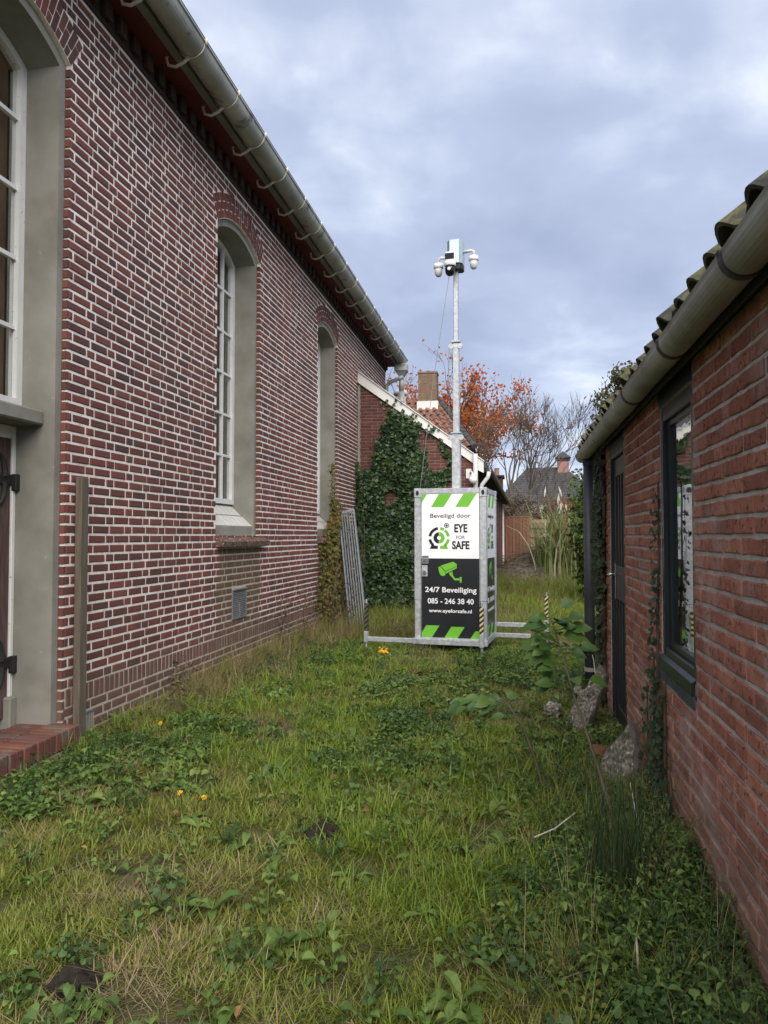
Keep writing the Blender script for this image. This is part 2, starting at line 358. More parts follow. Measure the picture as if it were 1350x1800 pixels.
M['tile_moss'] = mat('mossy_roof_tile', [(0,(.025,.024,.021)),(.4,(.055,.052,.040)),(.6,(.115,.115,.042)),(.75,(.06,.057,.048)),(1,(.24,.235,.20))], scale=13, rnd=.25, rough=.95, bump=.5, bscale=60, bdist=.01)
M['tile_dark'] = mat('dark_roof_tile', [(0,(.035,.034,.036)),(1,(.075,.073,.075))], scale=3, rnd=.4, rough=.8)
M['tile_red'] = mat('red_roof_tile', [(0,(.09,.07,.055)),(.45,(.155,.085,.06)),(.8,(.25,.105,.07)),(1,(.34,.14,.09))], scale=1.6, rnd=.6, rough=.9)
M['dark_wood'] = mat('dark_fascia', [(0,(.014,.016,.017)),(1,(.03,.03,.03))], rough=.8)
M['fence_brown'] = mat('brown_stained_boards', [(0,(.09,.045,.028)),(1,(.19,.09,.055))], scale=3, stretch=(5,5,.7), rnd=.5, rough=.9)
M['fence_slat'] = mat('tan_slats', [(0,(.14,.10,.06)),(1,(.28,.20,.125))], scale=3, stretch=(.7,5,6), rnd=.5, rough=.9)
M['chimney_moss'] = mat('mossy_chimney_brick', [(0,(.10,.075,.05)),(.6,(.20,.13,.085)),(1,(.24,.20,.09))], scale=6, rough=.95, rnd=.4)
M['chimney_pink'] = mat('pink_chimney_brick', [(0,(.26,.13,.11)),(1,(.38,.20,.17))], scale=6, rough=.95, rnd=.4)
M['house_white'] = mat('pale_house_wall', [(0,(.55,.54,.52)),(1,(.68,.67,.65))], scale=2, rough=.9)
M['rubble'] = mat('exposed_aggregate', [(0,(.08,.07,.055)),(.4,(.17,.15,.12)),(.75,(.33,.30,.25)),(1,(.62,.58,.5))], scale=48, rough=.9, bump=1, bscale=48, bdist=.02, detail=3, spots=[(5,.5,.66,(.07,.075,.035),.7)])
M['rubble_side'] = mat('broken_concrete', [(0,(.10,.085,.07)),(1,(.19,.165,.145))], scale=16, rough=.95, bump=.8, bscale=50, bdist=.01)
M['bark'] = mat('grey_bark', [(0,(.075,.066,.052)),(1,(.14,.125,.10))], scale=8, rough=.95)
M['bark_dark'] = mat('dark_bark', [(0,(.05,.04,.033)),(1,(.10,.08,.065))], scale=8, rough=.95)
M['soil'] = mat('dark_soil', [(0,(.010,.008,.006)),(1,(.035,.026,.019))], scale=25, rough=1, bump=1, bscale=40, bdist=.02)
M['ivy'] = leafmat('ivy_leaf', [(0,(.010,.022,.010)),(.4,(.022,.048,.016)),(.8,(.045,.085,.022)),(1,(.085,.12,.03))], rnd=.72, scale=1.5, trans=.15, rough=.38)
M['ivy_dull'] = leafmat('dull_ivy_leaf', [(0,(.014,.024,.012)),(.5,(.030,.050,.022)),(1,(.055,.085,.035))], rnd=.7, scale=2, trans=.12, rough=.45)
M['ivy_stem'] = mat('ivy_stem', [(0,(.05,.035,.022)),(1,(.12,.085,.055))], scale=20, rough=.95)
M['autumn'] = leafmat('autumn_climber_leaf', [(0,(.05,.065,.015)),(.4,(.10,.12,.022)),(.7,(.19,.15,.03)),(.86,(.20,.085,.03)),(1,(.16,.03,.02))], rnd=.6, scale=1.8, trans=.3)
M['red_leaf'] = leafmat('red_autumn_leaf', [(0,(.24,.035,.022)),(.3,(.34,.065,.022)),(.6,(.48,.13,.02)),(1,(.58,.22,.03))], rnd=.5, scale=.5, trans=.35)
M['conifer'] = leafmat('conifer_foliage', [(0,(.030,.036,.012)),(.5,(.070,.075,.022)),(1,(.15,.115,.04))], rnd=.55, scale=1.3, trans=.15)
M['hedge'] = leafmat('hedge_leaf', [(0,(.030,.050,.012)),(.5,(.070,.115,.022)),(1,(.13,.18,.035))], rnd=.6, scale=1.3, trans=.25)
M['brown_twig'] = leafmat('brown_twig_mass', [(0,(.06,.042,.026)),(.5,(.12,.088,.055)),(1,(.20,.145,.095))], rnd=.7, scale=1.0, trans=.1)
M['reed'] = leafmat('reed_blade', [(0,(.10,.16,.04)),(.45,(.22,.29,.10)),(.75,(.38,.40,.2)),(1,(.62,.62,.46))], rnd=.8, scale=1, trans=.3)
M['reed_dry'] = leafmat('dry_reed_blade', [(0,(.22,.14,.06)),(1,(.40,.28,.14))], rnd=.8, scale=1, trans=.3)
M['plume'] = leafmat('pale_plume', [(0,(.6,.56,.5)),(1,(.8,.77,.72))], trans=.3)
def patch(nt, c):
    k = mapr(nt, noise(nt, .9, 5, .6), .50, .66)
    return mixc(nt, c, (.15,.125,.042), mul(nt, k, .42))
M['grass'] = leafmat('grass_blade', [(0,(.070,.098,.012)),(.35,(.15,.192,.025)),(.7,(.24,.275,.042)),(.9,(.33,.325,.07)),(1,(.44,.36,.15))], rnd=.75, scale=.9, trans=.35, extra=patch)
M['grass_lush'] = leafmat('lush_grass_blade', [(0,(.095,.15,.014)),(.5,(.19,.28,.028)),(1,(.30,.38,.055))], rnd=.7, scale=1, trans=.4)
M['straw'] = leafmat('dry_grass_blade', [(0,(.15,.11,.05)),(.5,(.27,.20,.10)),(1,(.42,.34,.19))], rnd=.8, scale=1, trans=.25)
M['weed'] = leafmat('weed_leaf', [(0,(.045,.085,.018)),(.5,(.095,.16,.03)),(.85,(.15,.22,.05)),(1,(.23,.28,.09))], rnd=.75, scale=1, trans=.25)
M['weed_dark'] = leafmat('dark_weed_leaf', [(0,(.020,.045,.012)),(.5,(.045,.090,.022)),(.85,(.075,.135,.032)),(1,(.12,.18,.05))], rnd=.75, scale=1.5, trans=.25)
M['weed_yellow'] = leafmat('yellowing_weed_leaf', [(0,(.06,.085,.018)),(.5,(.13,.16,.03)),(.85,(.22,.21,.05)),(1,(.30,.22,.08))], rnd=.75, scale=1.5, trans=.3)
M['sapling_leaf'] = leafmat('sapling_leaf', [(0,(.030,.07,.015)),(.5,(.065,.13,.025)),(1,(.13,.21,.045))], rnd=.75, scale=2, trans=.3, rough=.45)
M['dead_leaf'] = leafmat('fallen_leaf', [(0,(.06,.032,.018)),(.5,(.14,.075,.035)),(.8,(.25,.15,.05)),(1,(.36,.24,.10))], rnd=.9, trans=.2)
M['sapling_stem'] = mat('sapling_stem', [(0,(.055,.05,.025)),(1,(.10,.085,.05))], scale=20, rough=.8)
M['rush'] = leafmat('rush_stalk', [(0,(.014,.032,.012)),(.6,(.032,.062,.020)),(1,(.065,.10,.03))], rnd=.8, trans=.1)
M['rush_dry'] = leafmat('dry_rush_stalk', [(0,(.13,.085,.045)),(1,(.28,.19,.10))], rnd=.8, trans=.1)
M['pale_stalk'] = mat('pale_dry_stalk', [(0,(.42,.37,.28)),(1,(.62,.58,.48))], scale=30, rough=.8)
M['yellow'] = leafmat('yellow_petal', [(0,(.70,.36,.01)),(1,(.85,.52,.02))], trans=.3)
M['cable'] = mat('steel_cable', [(0,(.20,.20,.21)),(1,(.3,.3,.31))], rough=.5, metal=.5)
def groundmat():
    m = mat('turf_soil', [(0,(.028,.030,.010)),(.4,(.055,.060,.018)),(.7,(.080,.072,.028)),(1,(.060,.042,.024))], scale=3.5, rough=1, bump=.8, bscale=30, bdist=.02, detail=8,
            spots=[(1.3,.55,.7,(.045,.032,.02),.7)])
    return m
M['ground'] = groundmat()

# ------------------------------------------------------------------ ground
def gz(x, y):
    n = mnoise.noise(Vector((x*.55, y*.55, 1.7)))*.035+mnoise.noise(Vector((x*2.1, y*2.1, 4.2)))*.014
    edge = min(1, max(0, (x+3.0)/.5)) if y < 20 else 1
    far = max(0, min(1, (y-11)/14))
    return n*edge + far*.12
def ground():
    xs = [-400,-150,-60,-25,-12,-7,-5]+[-4+.12*i for i in range(60)]+[3.6,4.2,5,6,7.5,9,12,16,25,60,150,400]
    ys = [-60,-20,-8,-3]+[-1+.12*i for i in range(126)]+[14.6+.6*i for i in range(30)]+[34,38,45,60,90,160,300,600]
    vs_ = [(x, y, gz(x, y)) for y in ys for x in xs]; nx = len(xs)
    fs = [(j*nx+i, j*nx+i+1, (j+1)*nx+i+1, (j+1)*nx+i) for j in range(len(ys)-1) for i in range(nx-1)]
    b = MB(); b.add(vs_, fs); o = b.build('ground', M['ground'], smooth=True); o['kind'] = 'structure'
    o['label'] = 'rough turf ground of the yard between the two brick buildings'
    return o
ground()

# ------------------------------------------------------------------ brickwork
_bcache = {}
def brick_rings(poly, p, depth, ch, jit):
    """poly: (u,z) list; returns verts (u,z,d) and faces"""
    n = len(poly); cu = sum(q[0] for q in poly)/n; cz = sum(q[1] for q in poly)/n
    vs_ = []
    J = lambda: random.uniform(-jit, jit)
    pj = [(u+J(), z+J()) for u, z in poly]
    for (u, z) in pj: vs_.append((u, z, -depth))
    for (u, z) in pj: vs_.append((u, z, p-ch))
    for (u, z) in pj:
        du, dz = cu-u, cz-z
        vs_.append((u+math.copysign(min(ch*1.3, abs(du)*.4), du), z+math.copysign(min(ch*1.3, abs(dz)*.4), dz), p+J()*.8))
    fs = [tuple(range(2*n, 3*n))]
    for r in (0, 1):
        for i in range(n):
            k = (i+1) % n; fs.append((r*n+i, r*n+k, (r+1)*n+k, (r+1)*n+i))
    return vs_, fs
def brick_rough(w, h, p, depth):
    """hand-moulded brick: front face as an uneven grid"""
    U = [0, .03, .36, .66, .97, 1]; Z = [0, .09, .91, 1]; nu, nz = 5, 3
    vs_, fs = [], []
    J = lambda s: random.uniform(-s, s)
    for j in range(nz+1):
        for i in range(nu+1):
            e = i in (0, nu) or j in (0, nz)
            vs_.append((-w/2+w*U[i]+(J(.004) if 1 < i < nu-1 else J(.0022)), -h/2+h*Z[j]+J(.0028 if j in (0, nz) else .0015), p-(.003 if e else 0)+J(.0006)))
    for j in range(nz):
        for i in range(nu):
            a = j*(nu+1)+i; fs.append((a, a+1, a+nu+2, a+nu+1))
    rim = [i for i in range(nu+1)]+[(nu+1)*j+nu for j in range(1, nz+1)]+[(nu+1)*nz+i for i in range(nu-1, -1, -1)]+[(nu+1)*j for j in range(nz-1, 0, -1)]
    o = len(vs_)
    for i in rim: vs_.append((vs_[i][0], vs_[i][1], -depth))
    m = len(rim)
    for k in range(m): fs.append((rim[k], rim[(k+1) % m], o+(k+1) % m, o+k))
    return vs_, fs
def lay_bricks(wall, fid, P, A, pieces, m, n_ind=300, p=.002, pj=.0015, depth=.03, ch=.004, jit=.0012, rough=False, vis=None):
    """pieces: list of polys (u,z). P(u,z,d)->world. A: linear part of P as function on (u,z,d). The n_ind largest in view become objects."""
    sc = []
    for i, poly in enumerate(pieces):
        q = [px(P(u, z, 0)) for u, z in poly]
        s = 0
        if all(q) and any(0 < a[0] < 1350 and 0 < a[1] < 1800 for a in q):
            s = abs(sum(q[k][0]*q[(k+1) % len(q)][1]-q[(k+1) % len(q)][0]*q[k][1] for k in range(len(q))))/2
            cu = sum(u for u, z in poly)/len(poly); cz = sum(z for u, z in poly)/len(poly)
            if vis and not vis(cu, cz): s = 0
        sc.append((s, i))
    sc.sort(reverse=True)
    ind = {i for s, i in sc[:n_ind] if s > 0}
    rest = MB()
    for i, poly in enumerate(pieces):
        cu = sum(u for u, z in poly)/len(poly); cz = sum(z for u, z in poly)/len(poly)
        rel = [(u-cu, z-cz) for u, z in poly]
        w = max(a[0] for a in rel)-min(a[0] for a in rel); h = max(a[1] for a in rel)-min(a[1] for a in rel)
        pp = p+random.uniform(-pj, pj)
        rect = len(poly) == 4 and abs(rel[0][1]-rel[1][1]) < 1e-6
        if i in ind:
            key = (fid, round(w, 3), round(h, 3), random.randrange(5)) if rect else (fid, i)
            if key not in _bcache:
                vs_, fs = brick_rough(w, h, p, depth) if (rough and rect) else brick_rings(rel, p, depth, ch, jit)
                b = MB(); b.add([A(*q) for q in vs_], fs); _bcache[key] = b.mesh('brick', m)
            put('brick', _bcache[key], wall, P(cu, cz, pp-p))
        else:
            vs_, fs = brick_rough(w, h, pp, depth) if (rough and rect) else brick_rings(rel, pp, depth, ch, jit)
            rest.add([P(cu+a, cz+b_, d) for a, b_, d in vs_], fs)
    if rest.v: rest.build('bricks', m, wall, kind='stuff')
def rect(u0, u1, z0, z1): return [(u0, z0), (u1, z0), (u1, z1), (u0, z1)]
def cut(iv, holes):
    out = [iv]
    for (a, b) in holes:
        nx = []
        for (x, y) in out:
            if b <= x or a >= y: nx.append((x, y))
            else:
                if a-x > .03: nx.append((x, a))
                if y-b > .03: nx.append((b, y))
        out = nx
    return out

# ------------------------------------------------------------------ church
WX = -3.05
church = root('church_building', 'long brick church with white joints, tall arched windows and zinc gutter, on the left', 'church', (WX-1, 8, 0))
Y0, Y1, ZT = 2.4, 17.0, 5.44
HW, ZC, RI, RO = .64, 3.717, 1.173, 1.433
ZS = ZC+math.sqrt(RI*RI-HW*HW)
WIN = [(3.95, -.2), (7.79, 1.42), (11.69, 1.42)]      # centre, bottom of the opening
SK = HW*RO/RI; ZK = ZC+math.sqrt(RO*RO-SK*SK)
def hole_top(dy):     # top of the opening (inside the brick arch) at |dy|
    return ZC+math.sqrt(max(0, RI*RI-dy*dy))
def church_wall():
    b = MB()
    ys = sorted(set([Y0, Y1]+[c+s*HW*k/10 for c, _ in WIN for s in (-1, 1) for k in range(11)]))
    def strip(ya, yb, z0a, z0b, z1a, z1b):
        x0, x1 = WX-.32, WX-.004
        b.add([(x0,ya,z0a),(x1,ya,z0a),(x1,yb,z0b),(x0,yb,z0b),(x0,ya,z1a),(x1,ya,z1a),(x1,yb,z1b),(x0,yb,z1b)],
              [(0,3,2,1),(4,5,6,7),(0,1,5,4),(1,2,6,5),(2,3,7,6),(3,0,4,7)])
    for ya, yb in zip(ys, ys[1:]):
        ym = (ya+yb)/2; w = [(c, zb) for c, zb in WIN if abs(ym-c) < HW]
        if not w: strip(ya, yb, -.3, -.3, ZT, ZT)
        else:
            c, zb = w[0]
            if zb > 0: strip(ya, yb, -.3, -.3, zb, zb)
            strip(ya, yb, hole_top(ya-c), hole_top(yb-c), ZT, ZT)
    w = b.build('wall', M['mortar_church'], church)
    return w
wall = church_wall()
def church_bricks():
    pcs = []
    HC, J = .0706, .0185; Sx, Hx = .2035, .097; P_ = .559; jv = (P_-2*Sx-Hx)/3
    def holes(z0, z1):
        zm = (z0+z1)/2; hs = []
        for c, zb in WIN:
            if zm < zb+.0: continue
            if zm < ZS: hw = HW+.008
            elif zm < ZK: hw = HW+(SK-HW)*(zm-ZS)/(ZK-ZS)+.012
            elif zm < ZC+RO: hw = math.sqrt(max(0, RO*RO-(zm-ZC)**2))+.012
            else: continue
            hs.append((c-hw, c+hw))
        if .5 < zm < .84: hs.append((7.59, 8.02))
        if zm < .17: hs.append((4.83, 4.97))
        return hs
    zb0 = .372
    rows = [(zb0+k*HC, k) for k in range(70)]+[(.245-HC*(k+1), k+1) for k in range(6)]
    for z, k in rows:
        z0, z1 = z+J/2, z+HC-J/2
        if z1 > 5.26 or z1 < -.1: continue
        hs = holes(z0, z1)
        off = 5.15-Hx/2-P_*6 + (P_/2 if k % 2 else 0) + random.uniform(-.006, .006)
        u = off
        while u < Y1:
            for L_ in (Hx, Sx, Sx):
                a, c = max(u+random.uniform(-.003, .003), Y0), min(u+L_+random.uniform(-.003, .003), Y1)
                if c-a > .03:
                    for (s, e) in cut((a, c), hs): pcs.append(rect(s, e, z0, z1))
                u += L_+jv
    u = Y0
    while u < Y1:                                   # the soldier course of the plinth
        for (s, e) in cut((u, u+.056), holes(.25, .36)): pcs.append(rect(s, e, .252, .366))
        u += .0695
    for c, zb in WIN+[(15.55, 9)]:                        # brick arches, two pieces to a radius
        th = math.asin(HW/RI); n = 25; da = 2*th/n
        for i in range(n):
            a0 = -th+i*da+.0045; a1 = a0+da-.009
            rm = RI+(.085 if i % 2 else .17)
            for (r0, r1) in ((RI+.004, rm-.005), (rm+.005, RO-.006)):
                poly = [(c+r0*math.sin(a0), ZC+r0*math.cos(a0)), (c+r0*math.sin(a1), ZC+r0*math.cos(a1)),
                        (c+r1*math.sin(a1), ZC+r1*math.cos(a1)), (c+r1*math.sin(a0), ZC+r1*math.cos(a0))]
                if c > 15: continue
                pcs.append(poly)
    lay_bricks(wall, 'church', lambda u, z, d: V(WX+d, u, z), lambda u, z, d: (d, u, z), pcs, M['brick_church'], 300, p=.002, pj=.002,
               vis=lambda u, z: not (4.66 < u < 4.83 and z < 1.8))
    # bricks returning into the window openings, where the concrete stands a little back
    rt = MB()
    for c, zb in WIN:
        z = zb0-6*HC
        k = 0
        while z < ZS-.03:
            if z > zb-.02:
                rt.box((WX-.06, c+HW-.012, z+J/2), (WX-.001, c+HW+.02, z+HC-J/2))
            z += HC; k += 1
    rt.build('reveal_bricks', M['brick_church'], wall, kind='stuff')
church_bricks()

def upath(c, hw, rr, zb, n=22):
    """right jamb bottom -> arch -> left jamb bottom, (y,z)"""
    th = math.asin(hw/rr); pts = [(c+hw, zb)]
    for i in range(n+1):
        a = th-2*th*i/n; pts.append((c+rr*math.sin(a), ZC+rr*math.cos(a)))
    return pts+[(c-hw, zb)]
def uring(b, o, i, x0, x1):
    n = len(o)
    vs_ = [(x0, *q) for q in o]+[(x0, *q) for q in i]+[(x1, *q) for q in o]+[(x1, *q) for q in i]
    fs = []
    for k in range(n-1):
        fs += [(k, k+1, n+k+1, n+k), (2*n+k, 3*n+k, 3*n+k+1, 2*n+k+1), (k, 2*n+k, 2*n+k+1, k+1), (n+k, n+k+1, 3*n+k+1, 3*n+k)]
    fs += [(0, n, 3*n, 2*n), (n-1, 3*n-1, 4*n-1, 2*n-1)]
    b.add(vs_, fs)
def church_window(c, zb, door):
    hi = HW-.075; ri = RI-.075
    b = MB(); uring(b, upath(c, HW-.002, RI-.002, zb), upath(c, hi, ri, zb), WX-.42, WX-.04)
    b.build('window_surround', M['concrete'], church)
    zf = 2.29 if door else 1.79
    fr = MB(); uring(fr, upath(c, hi-.001, ri-.001, zf), upath(c, hi-.058, ri-.058, zf), WX-.355, WX-.29)
    fr.box((WX-.352, c-hi+.058, zf+.001), (WX-.288, c+hi-.058, zf+.06))
    w = fr.build('window', M['white_paint'], church)
    x0, x1 = WX-.345, WX-.305
    hin, rin = hi-.058, ri-.058
    zbars = [z for z in (2.355, 2.835, 3.314, 3.794, 4.282) if z > zf+.1]
    top = lambda dy: ZC+math.sqrt(rin*rin-dy*dy)
    cols = [-hin, -hin/2, 0, hin/2, hin]
    for dy in cols[1:-1]:
        g = MB(); g.box((x0, c+dy-.014, zf+.06), (x1, c+dy+.014, top(dy)+.004)); g.build('glazing_bar', M['white_paint'], w)
    for z in zbars:
        for a, d in zip(cols, cols[1:]):
            g = MB(); g.box((x0+.003, c+a+(.014 if a > -hin else 0), z-.014), (x1-.003, c+d-(.014 if d < hin else 0), z+.014)); g.build('glazing_bar', M['white_paint'], w)
    zl = [zf+.06]+zbars
    for a, d in zip(cols, cols[1:]):
        for i, z in enumerate(zl):
            if i+1 < len(zl): poly = rect(c+a, c+d, z, zl[i+1])
            else: poly = [(c+a, z), (c+d, z)]+[(c+d+(a-d)*k/5, top(d+(a-d)*k/5)) for k in range(6)]
            g = MB(); g.prism([(WX-.326, *q) for q in poly], (-.004, 0, 0)); g.build('pane', M['glass'], w)
    g = MB(); g.box((WX-.62, c-.75, zf-.1), (WX-.58, c+.75, 5.0)); g.build('interior_blind', M['interior_brown'], church, label='brown boards standing behind the glass of the arched window')
    if not door:
        # sloping sill of glazed tiles, concrete lip, row of sill bricks
        s = MB(); s.prism([(WX-.33, c-hi+.001, 1.42), (WX-.055, c-hi+.001, 1.42), (WX-.055, c-hi+.001, 1.522), (WX-.33, c-hi+.001, 1.775)], (0, 2*hi-.002, 0))
        sill = s.build('sill', M['concrete'], church)
        d = V(.275, 0, -.253); nrm = V(.253, 0, .275).normalized()
        p0 = V(WX-.33, 0, 1.775)
        for r, nc in ((0, 8), (1, 8)):
            for k in range(-1, nc):
                ya = c-hi+.003+(k+(.5 if r else 0))*(2*hi/nc); yb = ya+2*hi/nc-.013
                ya, yb = max(ya, c-hi+.003), min(yb, c+hi-.003)
                if yb-ya < .02: continue
                a = p0+d*(.5*r+.02); e = p0+d*(.5*r+.475)
                t = MB(); t.prism([V(a.x, ya, a.z), V(e.x, ya, e.z), V(e.x, yb, e.z), V(a.x, yb, a.z)], nrm*.008); t.build('sill_tile', M['white_tile'], sill)
        k = 0; y = c-HW-.005
        while y < c+HW+.1:
            t = MB(); t.prism([(WX-.06, y, 1.36), (WX+.085, y, 1.305), (WX+.10, y, 1.36), (WX-.045, y, 1.425+random.uniform(-.006,.006))], (0, .052, 0)); t.build('sill_brick', M['sill_brick'], sill); y += .068
        s = MB(); s.box((WX-.05, c-HW+.0, 1.31), (WX+.07, c+HW+.1, 1.34)); s.build('sill_bed', M['mortar_annex'], sill)
    return w
for (c, zb), dr in zip(WIN, (True, False, False)): church_window(c, zb, dr)

def church_door():
    c = WIN[0][0]; hi = HW-.075
    b = MB(); b.cbox((WX-.36, c-hi-.03, 2.17), (WX-.12, c+hi-.002, 2.27), .012); b.build('ledge', M['concrete'], church)
    d = MB()
    for s in (-1, 1): d.cbox((WX-.36, c+s*hi-(.036 if s > 0 else -.002), .3), (WX-.325, c+s*hi+(-.002 if s > 0 else .036), 2.168), .004)
    d.cbox((WX-.36, c-hi+.037, 2.08), (WX-.326, c+hi-.037, 2.167), .004)
    fr = d.build('door_frame', M['white_paint'], church)
    for s in (hi-.075, -hi+.003):
        b = MB(); b.cbox((WX-.37, c+s, .12), (WX-.29, c+s+.072, .34), .01); b.build('frame_foot', M['concrete'], fr)
    b = MB(); b.box((WX-.40, c-hi+.038, .16), (WX-.365, c+hi-.038, 2.08)); door = b.build('door', M['door_wood'], church)
    n = 7; w = (2*hi-.076)/n
    for k in range(n):
        y = c-hi+.038+k*w; b = MB(); b.cbox((WX-.364, y+.002, .2), (WX-.338-.002*(k % 2), y+w-.002, 2.078), .003); b.build('plank', M['door_wood'], door)
    for z in (1.80, .57):
        b = MB(); x = WX-.336
        b.cbox((x, c-hi+.3, z-.035), (x+.012, c+hi+.045, z+.035), .003)
        b.cbox((x+.002, c+hi-.04, z-.075), (x+.04, c+hi+.05, z+.04), .004)
        for s in (-1, 1):
            pts = [(x+.006, c+hi-.17+.06*math.cos(t), z+s*(.02+.15*math.sin(t))) for t in [k*math.pi/2/6 for k in range(7)]]
            b.tube(pts, [.024, .022, .02, .018, .015, .012, .006], 6)
        b.build('strap_hinge', M['iron'], door)
    b = MB(); b.box((WX-.42, c-hi, -.2), (WX-.29, c+hi, .118)); b.build('threshold', M['concrete'], church)
church_door()

def church_eaves():
    # dentils, soffit, gutter board, gutter with brackets, roof slope
    y = Y0; dn = MB(); dn.box((WX-.003, Y0, 5.262), (WX+.012, Y1+.03, 5.4345)); fz = dn.build('dentil_frieze', M['dentil'], church)
    dm = None
    while y < Y1:
        b = MB(); b.cbox((WX+.013, y, 5.302), (WX+.055, y+.105, 5.435), .004)
        if dm is None: dm = b.mesh('dentil', M['dentil'], org=(WX, y, 5.3))
        put('dentil', dm, fz, (WX, y, 5.3)); y += .21
    ys = [Y0+k*1.83 for k in range(9)]
    sf = MB(); sf.box((WX-.05, Y0, 5.462), (-2.835, Y1+.25, 5.49)); sof = sf.build('soffit', M['soffit_red'], church)
    ys.append(Y1+.25)
    for a, c in zip(ys, ys[1:]):
        b = MB(); b.cbox((WX-.04, a+.002, 5.440), (-2.838, c-.002, 5.4615), .004); b.build('soffit_board', M['soffit_red'], sof)
    b = MB(); b.cbox((-2.836, Y0, 5.438), (-2.765, Y1+.26, 5.62), .006); b.build('gutter_board', M['zinc_strip'], church)
    xc, zc, r = -2.655, 5.52, .11
    prof = []
    for k in range(15):
        a = math.pi+math.pi*k/14; prof.append((xc+r*math.cos(a), zc+r*math.sin(a)))
    prof += [(xc+r+.012, zc+.004), (xc+r+.012, zc+.02), (xc+r-.004, zc+.022)]
    inn = [(xc+(x-xc)*.96, zc+(z-zc)*.96+.004) for x, z in reversed(prof)]
    pr = prof+inn
    g = MB(); n = len(pr)
    seg = [Y0+k*2.2 for k in range(7)]+[Y1+.02]
    for a, c in zip(seg, seg[1:]): g.prism([(x, a, z) for x, z in pr], (0, c-a-.004, 0))
    for a in seg[1:-1]: g.prism([(xc+(x-xc)*1.05, a-.02, zc+(z-zc)*1.05) for x, z in prof[:15]]+[(xc+(x-xc)*1.01, a-.02, zc+(z-zc)*1.01) for x, z in reversed(prof[:15])], (0, .04, 0))
    gut = g.build('gutter', M['zinc'], church)
    bm = None
    for k in range(18):
        y = 4.93-1.46+k*.73
        if y > Y1-.1: break
        if bm is None:
            b = MB()
            b.tube([(xc+(r+.006)*math.cos(math.pi+math.pi*t/12), 0, zc+(r+.006)*math.sin(math.pi+math.pi*t/12)) for t in range(13)], .006, 6)
            b.tube([(xc+(r+.016), 0, zc-.02), (xc+r+.02, 0, zc+.01), (xc+r+.018, 0, zc+.03)], .012, 6)
            b.tube([(-2.845, .0, 5.50), (-2.885, 0, 5.425), (-2.865, 0, 5.365), (-2.80, 0, 5.345), (-2.73, 0, 5.375), (-2.69, 0, 5.41)], [.013, .013, .013, .013, .014, .016], 6)
            b.lathe([(.0, -.018), (.016, -.01), (.016, .01), (0, .018)], (-2.69, 0, 5.408), 8)
            bm = b.mesh('gutter_bracket', M['bracket'], smooth=True)
        put('gutter_bracket', bm, gut, (0, y, 0))
    # hopper and downpipe at the far end
    b = MB(); b.cbox((-2.80, 16.72, 5.22), (-2.50, 16.98, 5.405), .02); b.prism([(-2.78, 16.74, 5.215), (-2.52, 16.74, 5.215), (-2.60, 16.80, 5.12), (-2.70, 16.80, 5.12)], (0, .2, 0))
    hp = b.build('hopper', M['zinc'], church)
    b = MB(); b.tube([(-2.65, 16.86, 5.14), (-2.65, 16.86, 4.75)], .058, 14); b.tube([(-2.65, 16.86, 4.76), (-2.65, 16.86, 4.05)], .075, 14); b.build('downpipe', M['zinc'], hp, smooth=True)
    b = MB(); b.tube([(-2.60, 16.8, 5.10), (-2.75, 16.82, 5.05), (-2.95, 16.86, 4.98), (-3.0, 16.86, 4.9), (-3.0, 16.86, 4.1)], .045, 12); b.build('side_pipe', M['zinc'], hp, smooth=True)
    # roof slope
    b = MB(); b.prism([(-2.575, Y0, 5.56), (-2.562, Y0, 5.60), (-7.0, Y0, 10.2), (-7.05, Y0, 10.1)], (0, Y1-Y0+.3, 0)); b.prism([(-11.4, Y0, 5.6), (-7.02, Y0, 10.22), (-7.05, Y0, 10.1), (-11.35, Y0, 5.5)], (0, Y1-Y0+.3, 0))
    b.build('roof', M['tile_dark'], church)
    b = MB(); b.box((-11.2, Y1-.3, -.3), (WX-.33, Y1-.006, 5.44)); b.prism([(-11.2, Y1-.3, 5.44), (WX-.33, Y1-.3, 5.44), (-7.1, Y1-.3, 9.9)], (0, .29, 0)); b.box((-11.2, Y0, -.3), (-10.9, Y1-.31, 5.4)); b.build('end_wall', M['brick_church'], church)
church_eaves()
def church_vents():
    # louvred vent with a little flap below the middle window, cast vent in the plinth
    b = MB(); b.cbox((WX-.02, 7.595, .51), (WX+.012, 8.015, .53), .003); b.cbox((WX-.02, 7.595, .822), (WX+.02, 8.015, .842), .003)
    b.cbox((WX-.02, 7.595, .53), (WX+.012, 7.615, .822), .003); b.cbox((WX-.02, 7.995, .53), (WX+.012, 8.015, .822), .003); b.box((WX-.025, 7.6, .52), (WX-.012, 8.01, .83))
    b.cbox((WX-.012, 7.80, .53), (WX+.013, 7.812, .68), .002)
    v = b.build('louvre_vent', M['plastic_grey'], church)
    for k in range(14):
        z = .536+k*.0205; b = MB(); b.prism([(WX-.011, 7.617, z+.014), (WX+.008, 7.617, z), (WX+.010, 7.617, z+.003), (WX-.009, 7.617, z+.017)], (0, .376, 0)); b.build('slat', M['plastic_grey'], v)
    b = MB(); b.box((WX-.03, 4.835, .0), (WX-.012, 4.965, .165)); b.cbox((WX-.012, 4.835, .0), (WX+.002, 4.965, .03), .003); b.cbox((WX-.012, 4.835, .145), (WX+.002, 4.965, .165), .003)
    v = b.build('plinth_vent', M['plastic_grey'], church)
    for k in range(6): b = MB(); b.cbox((WX-.012, 4.84+k*.021, .032), (WX+.0, 4.85+k*.021, .143), .002); b.build('vent_bar', M['plastic_grey'], v)
church_vents()

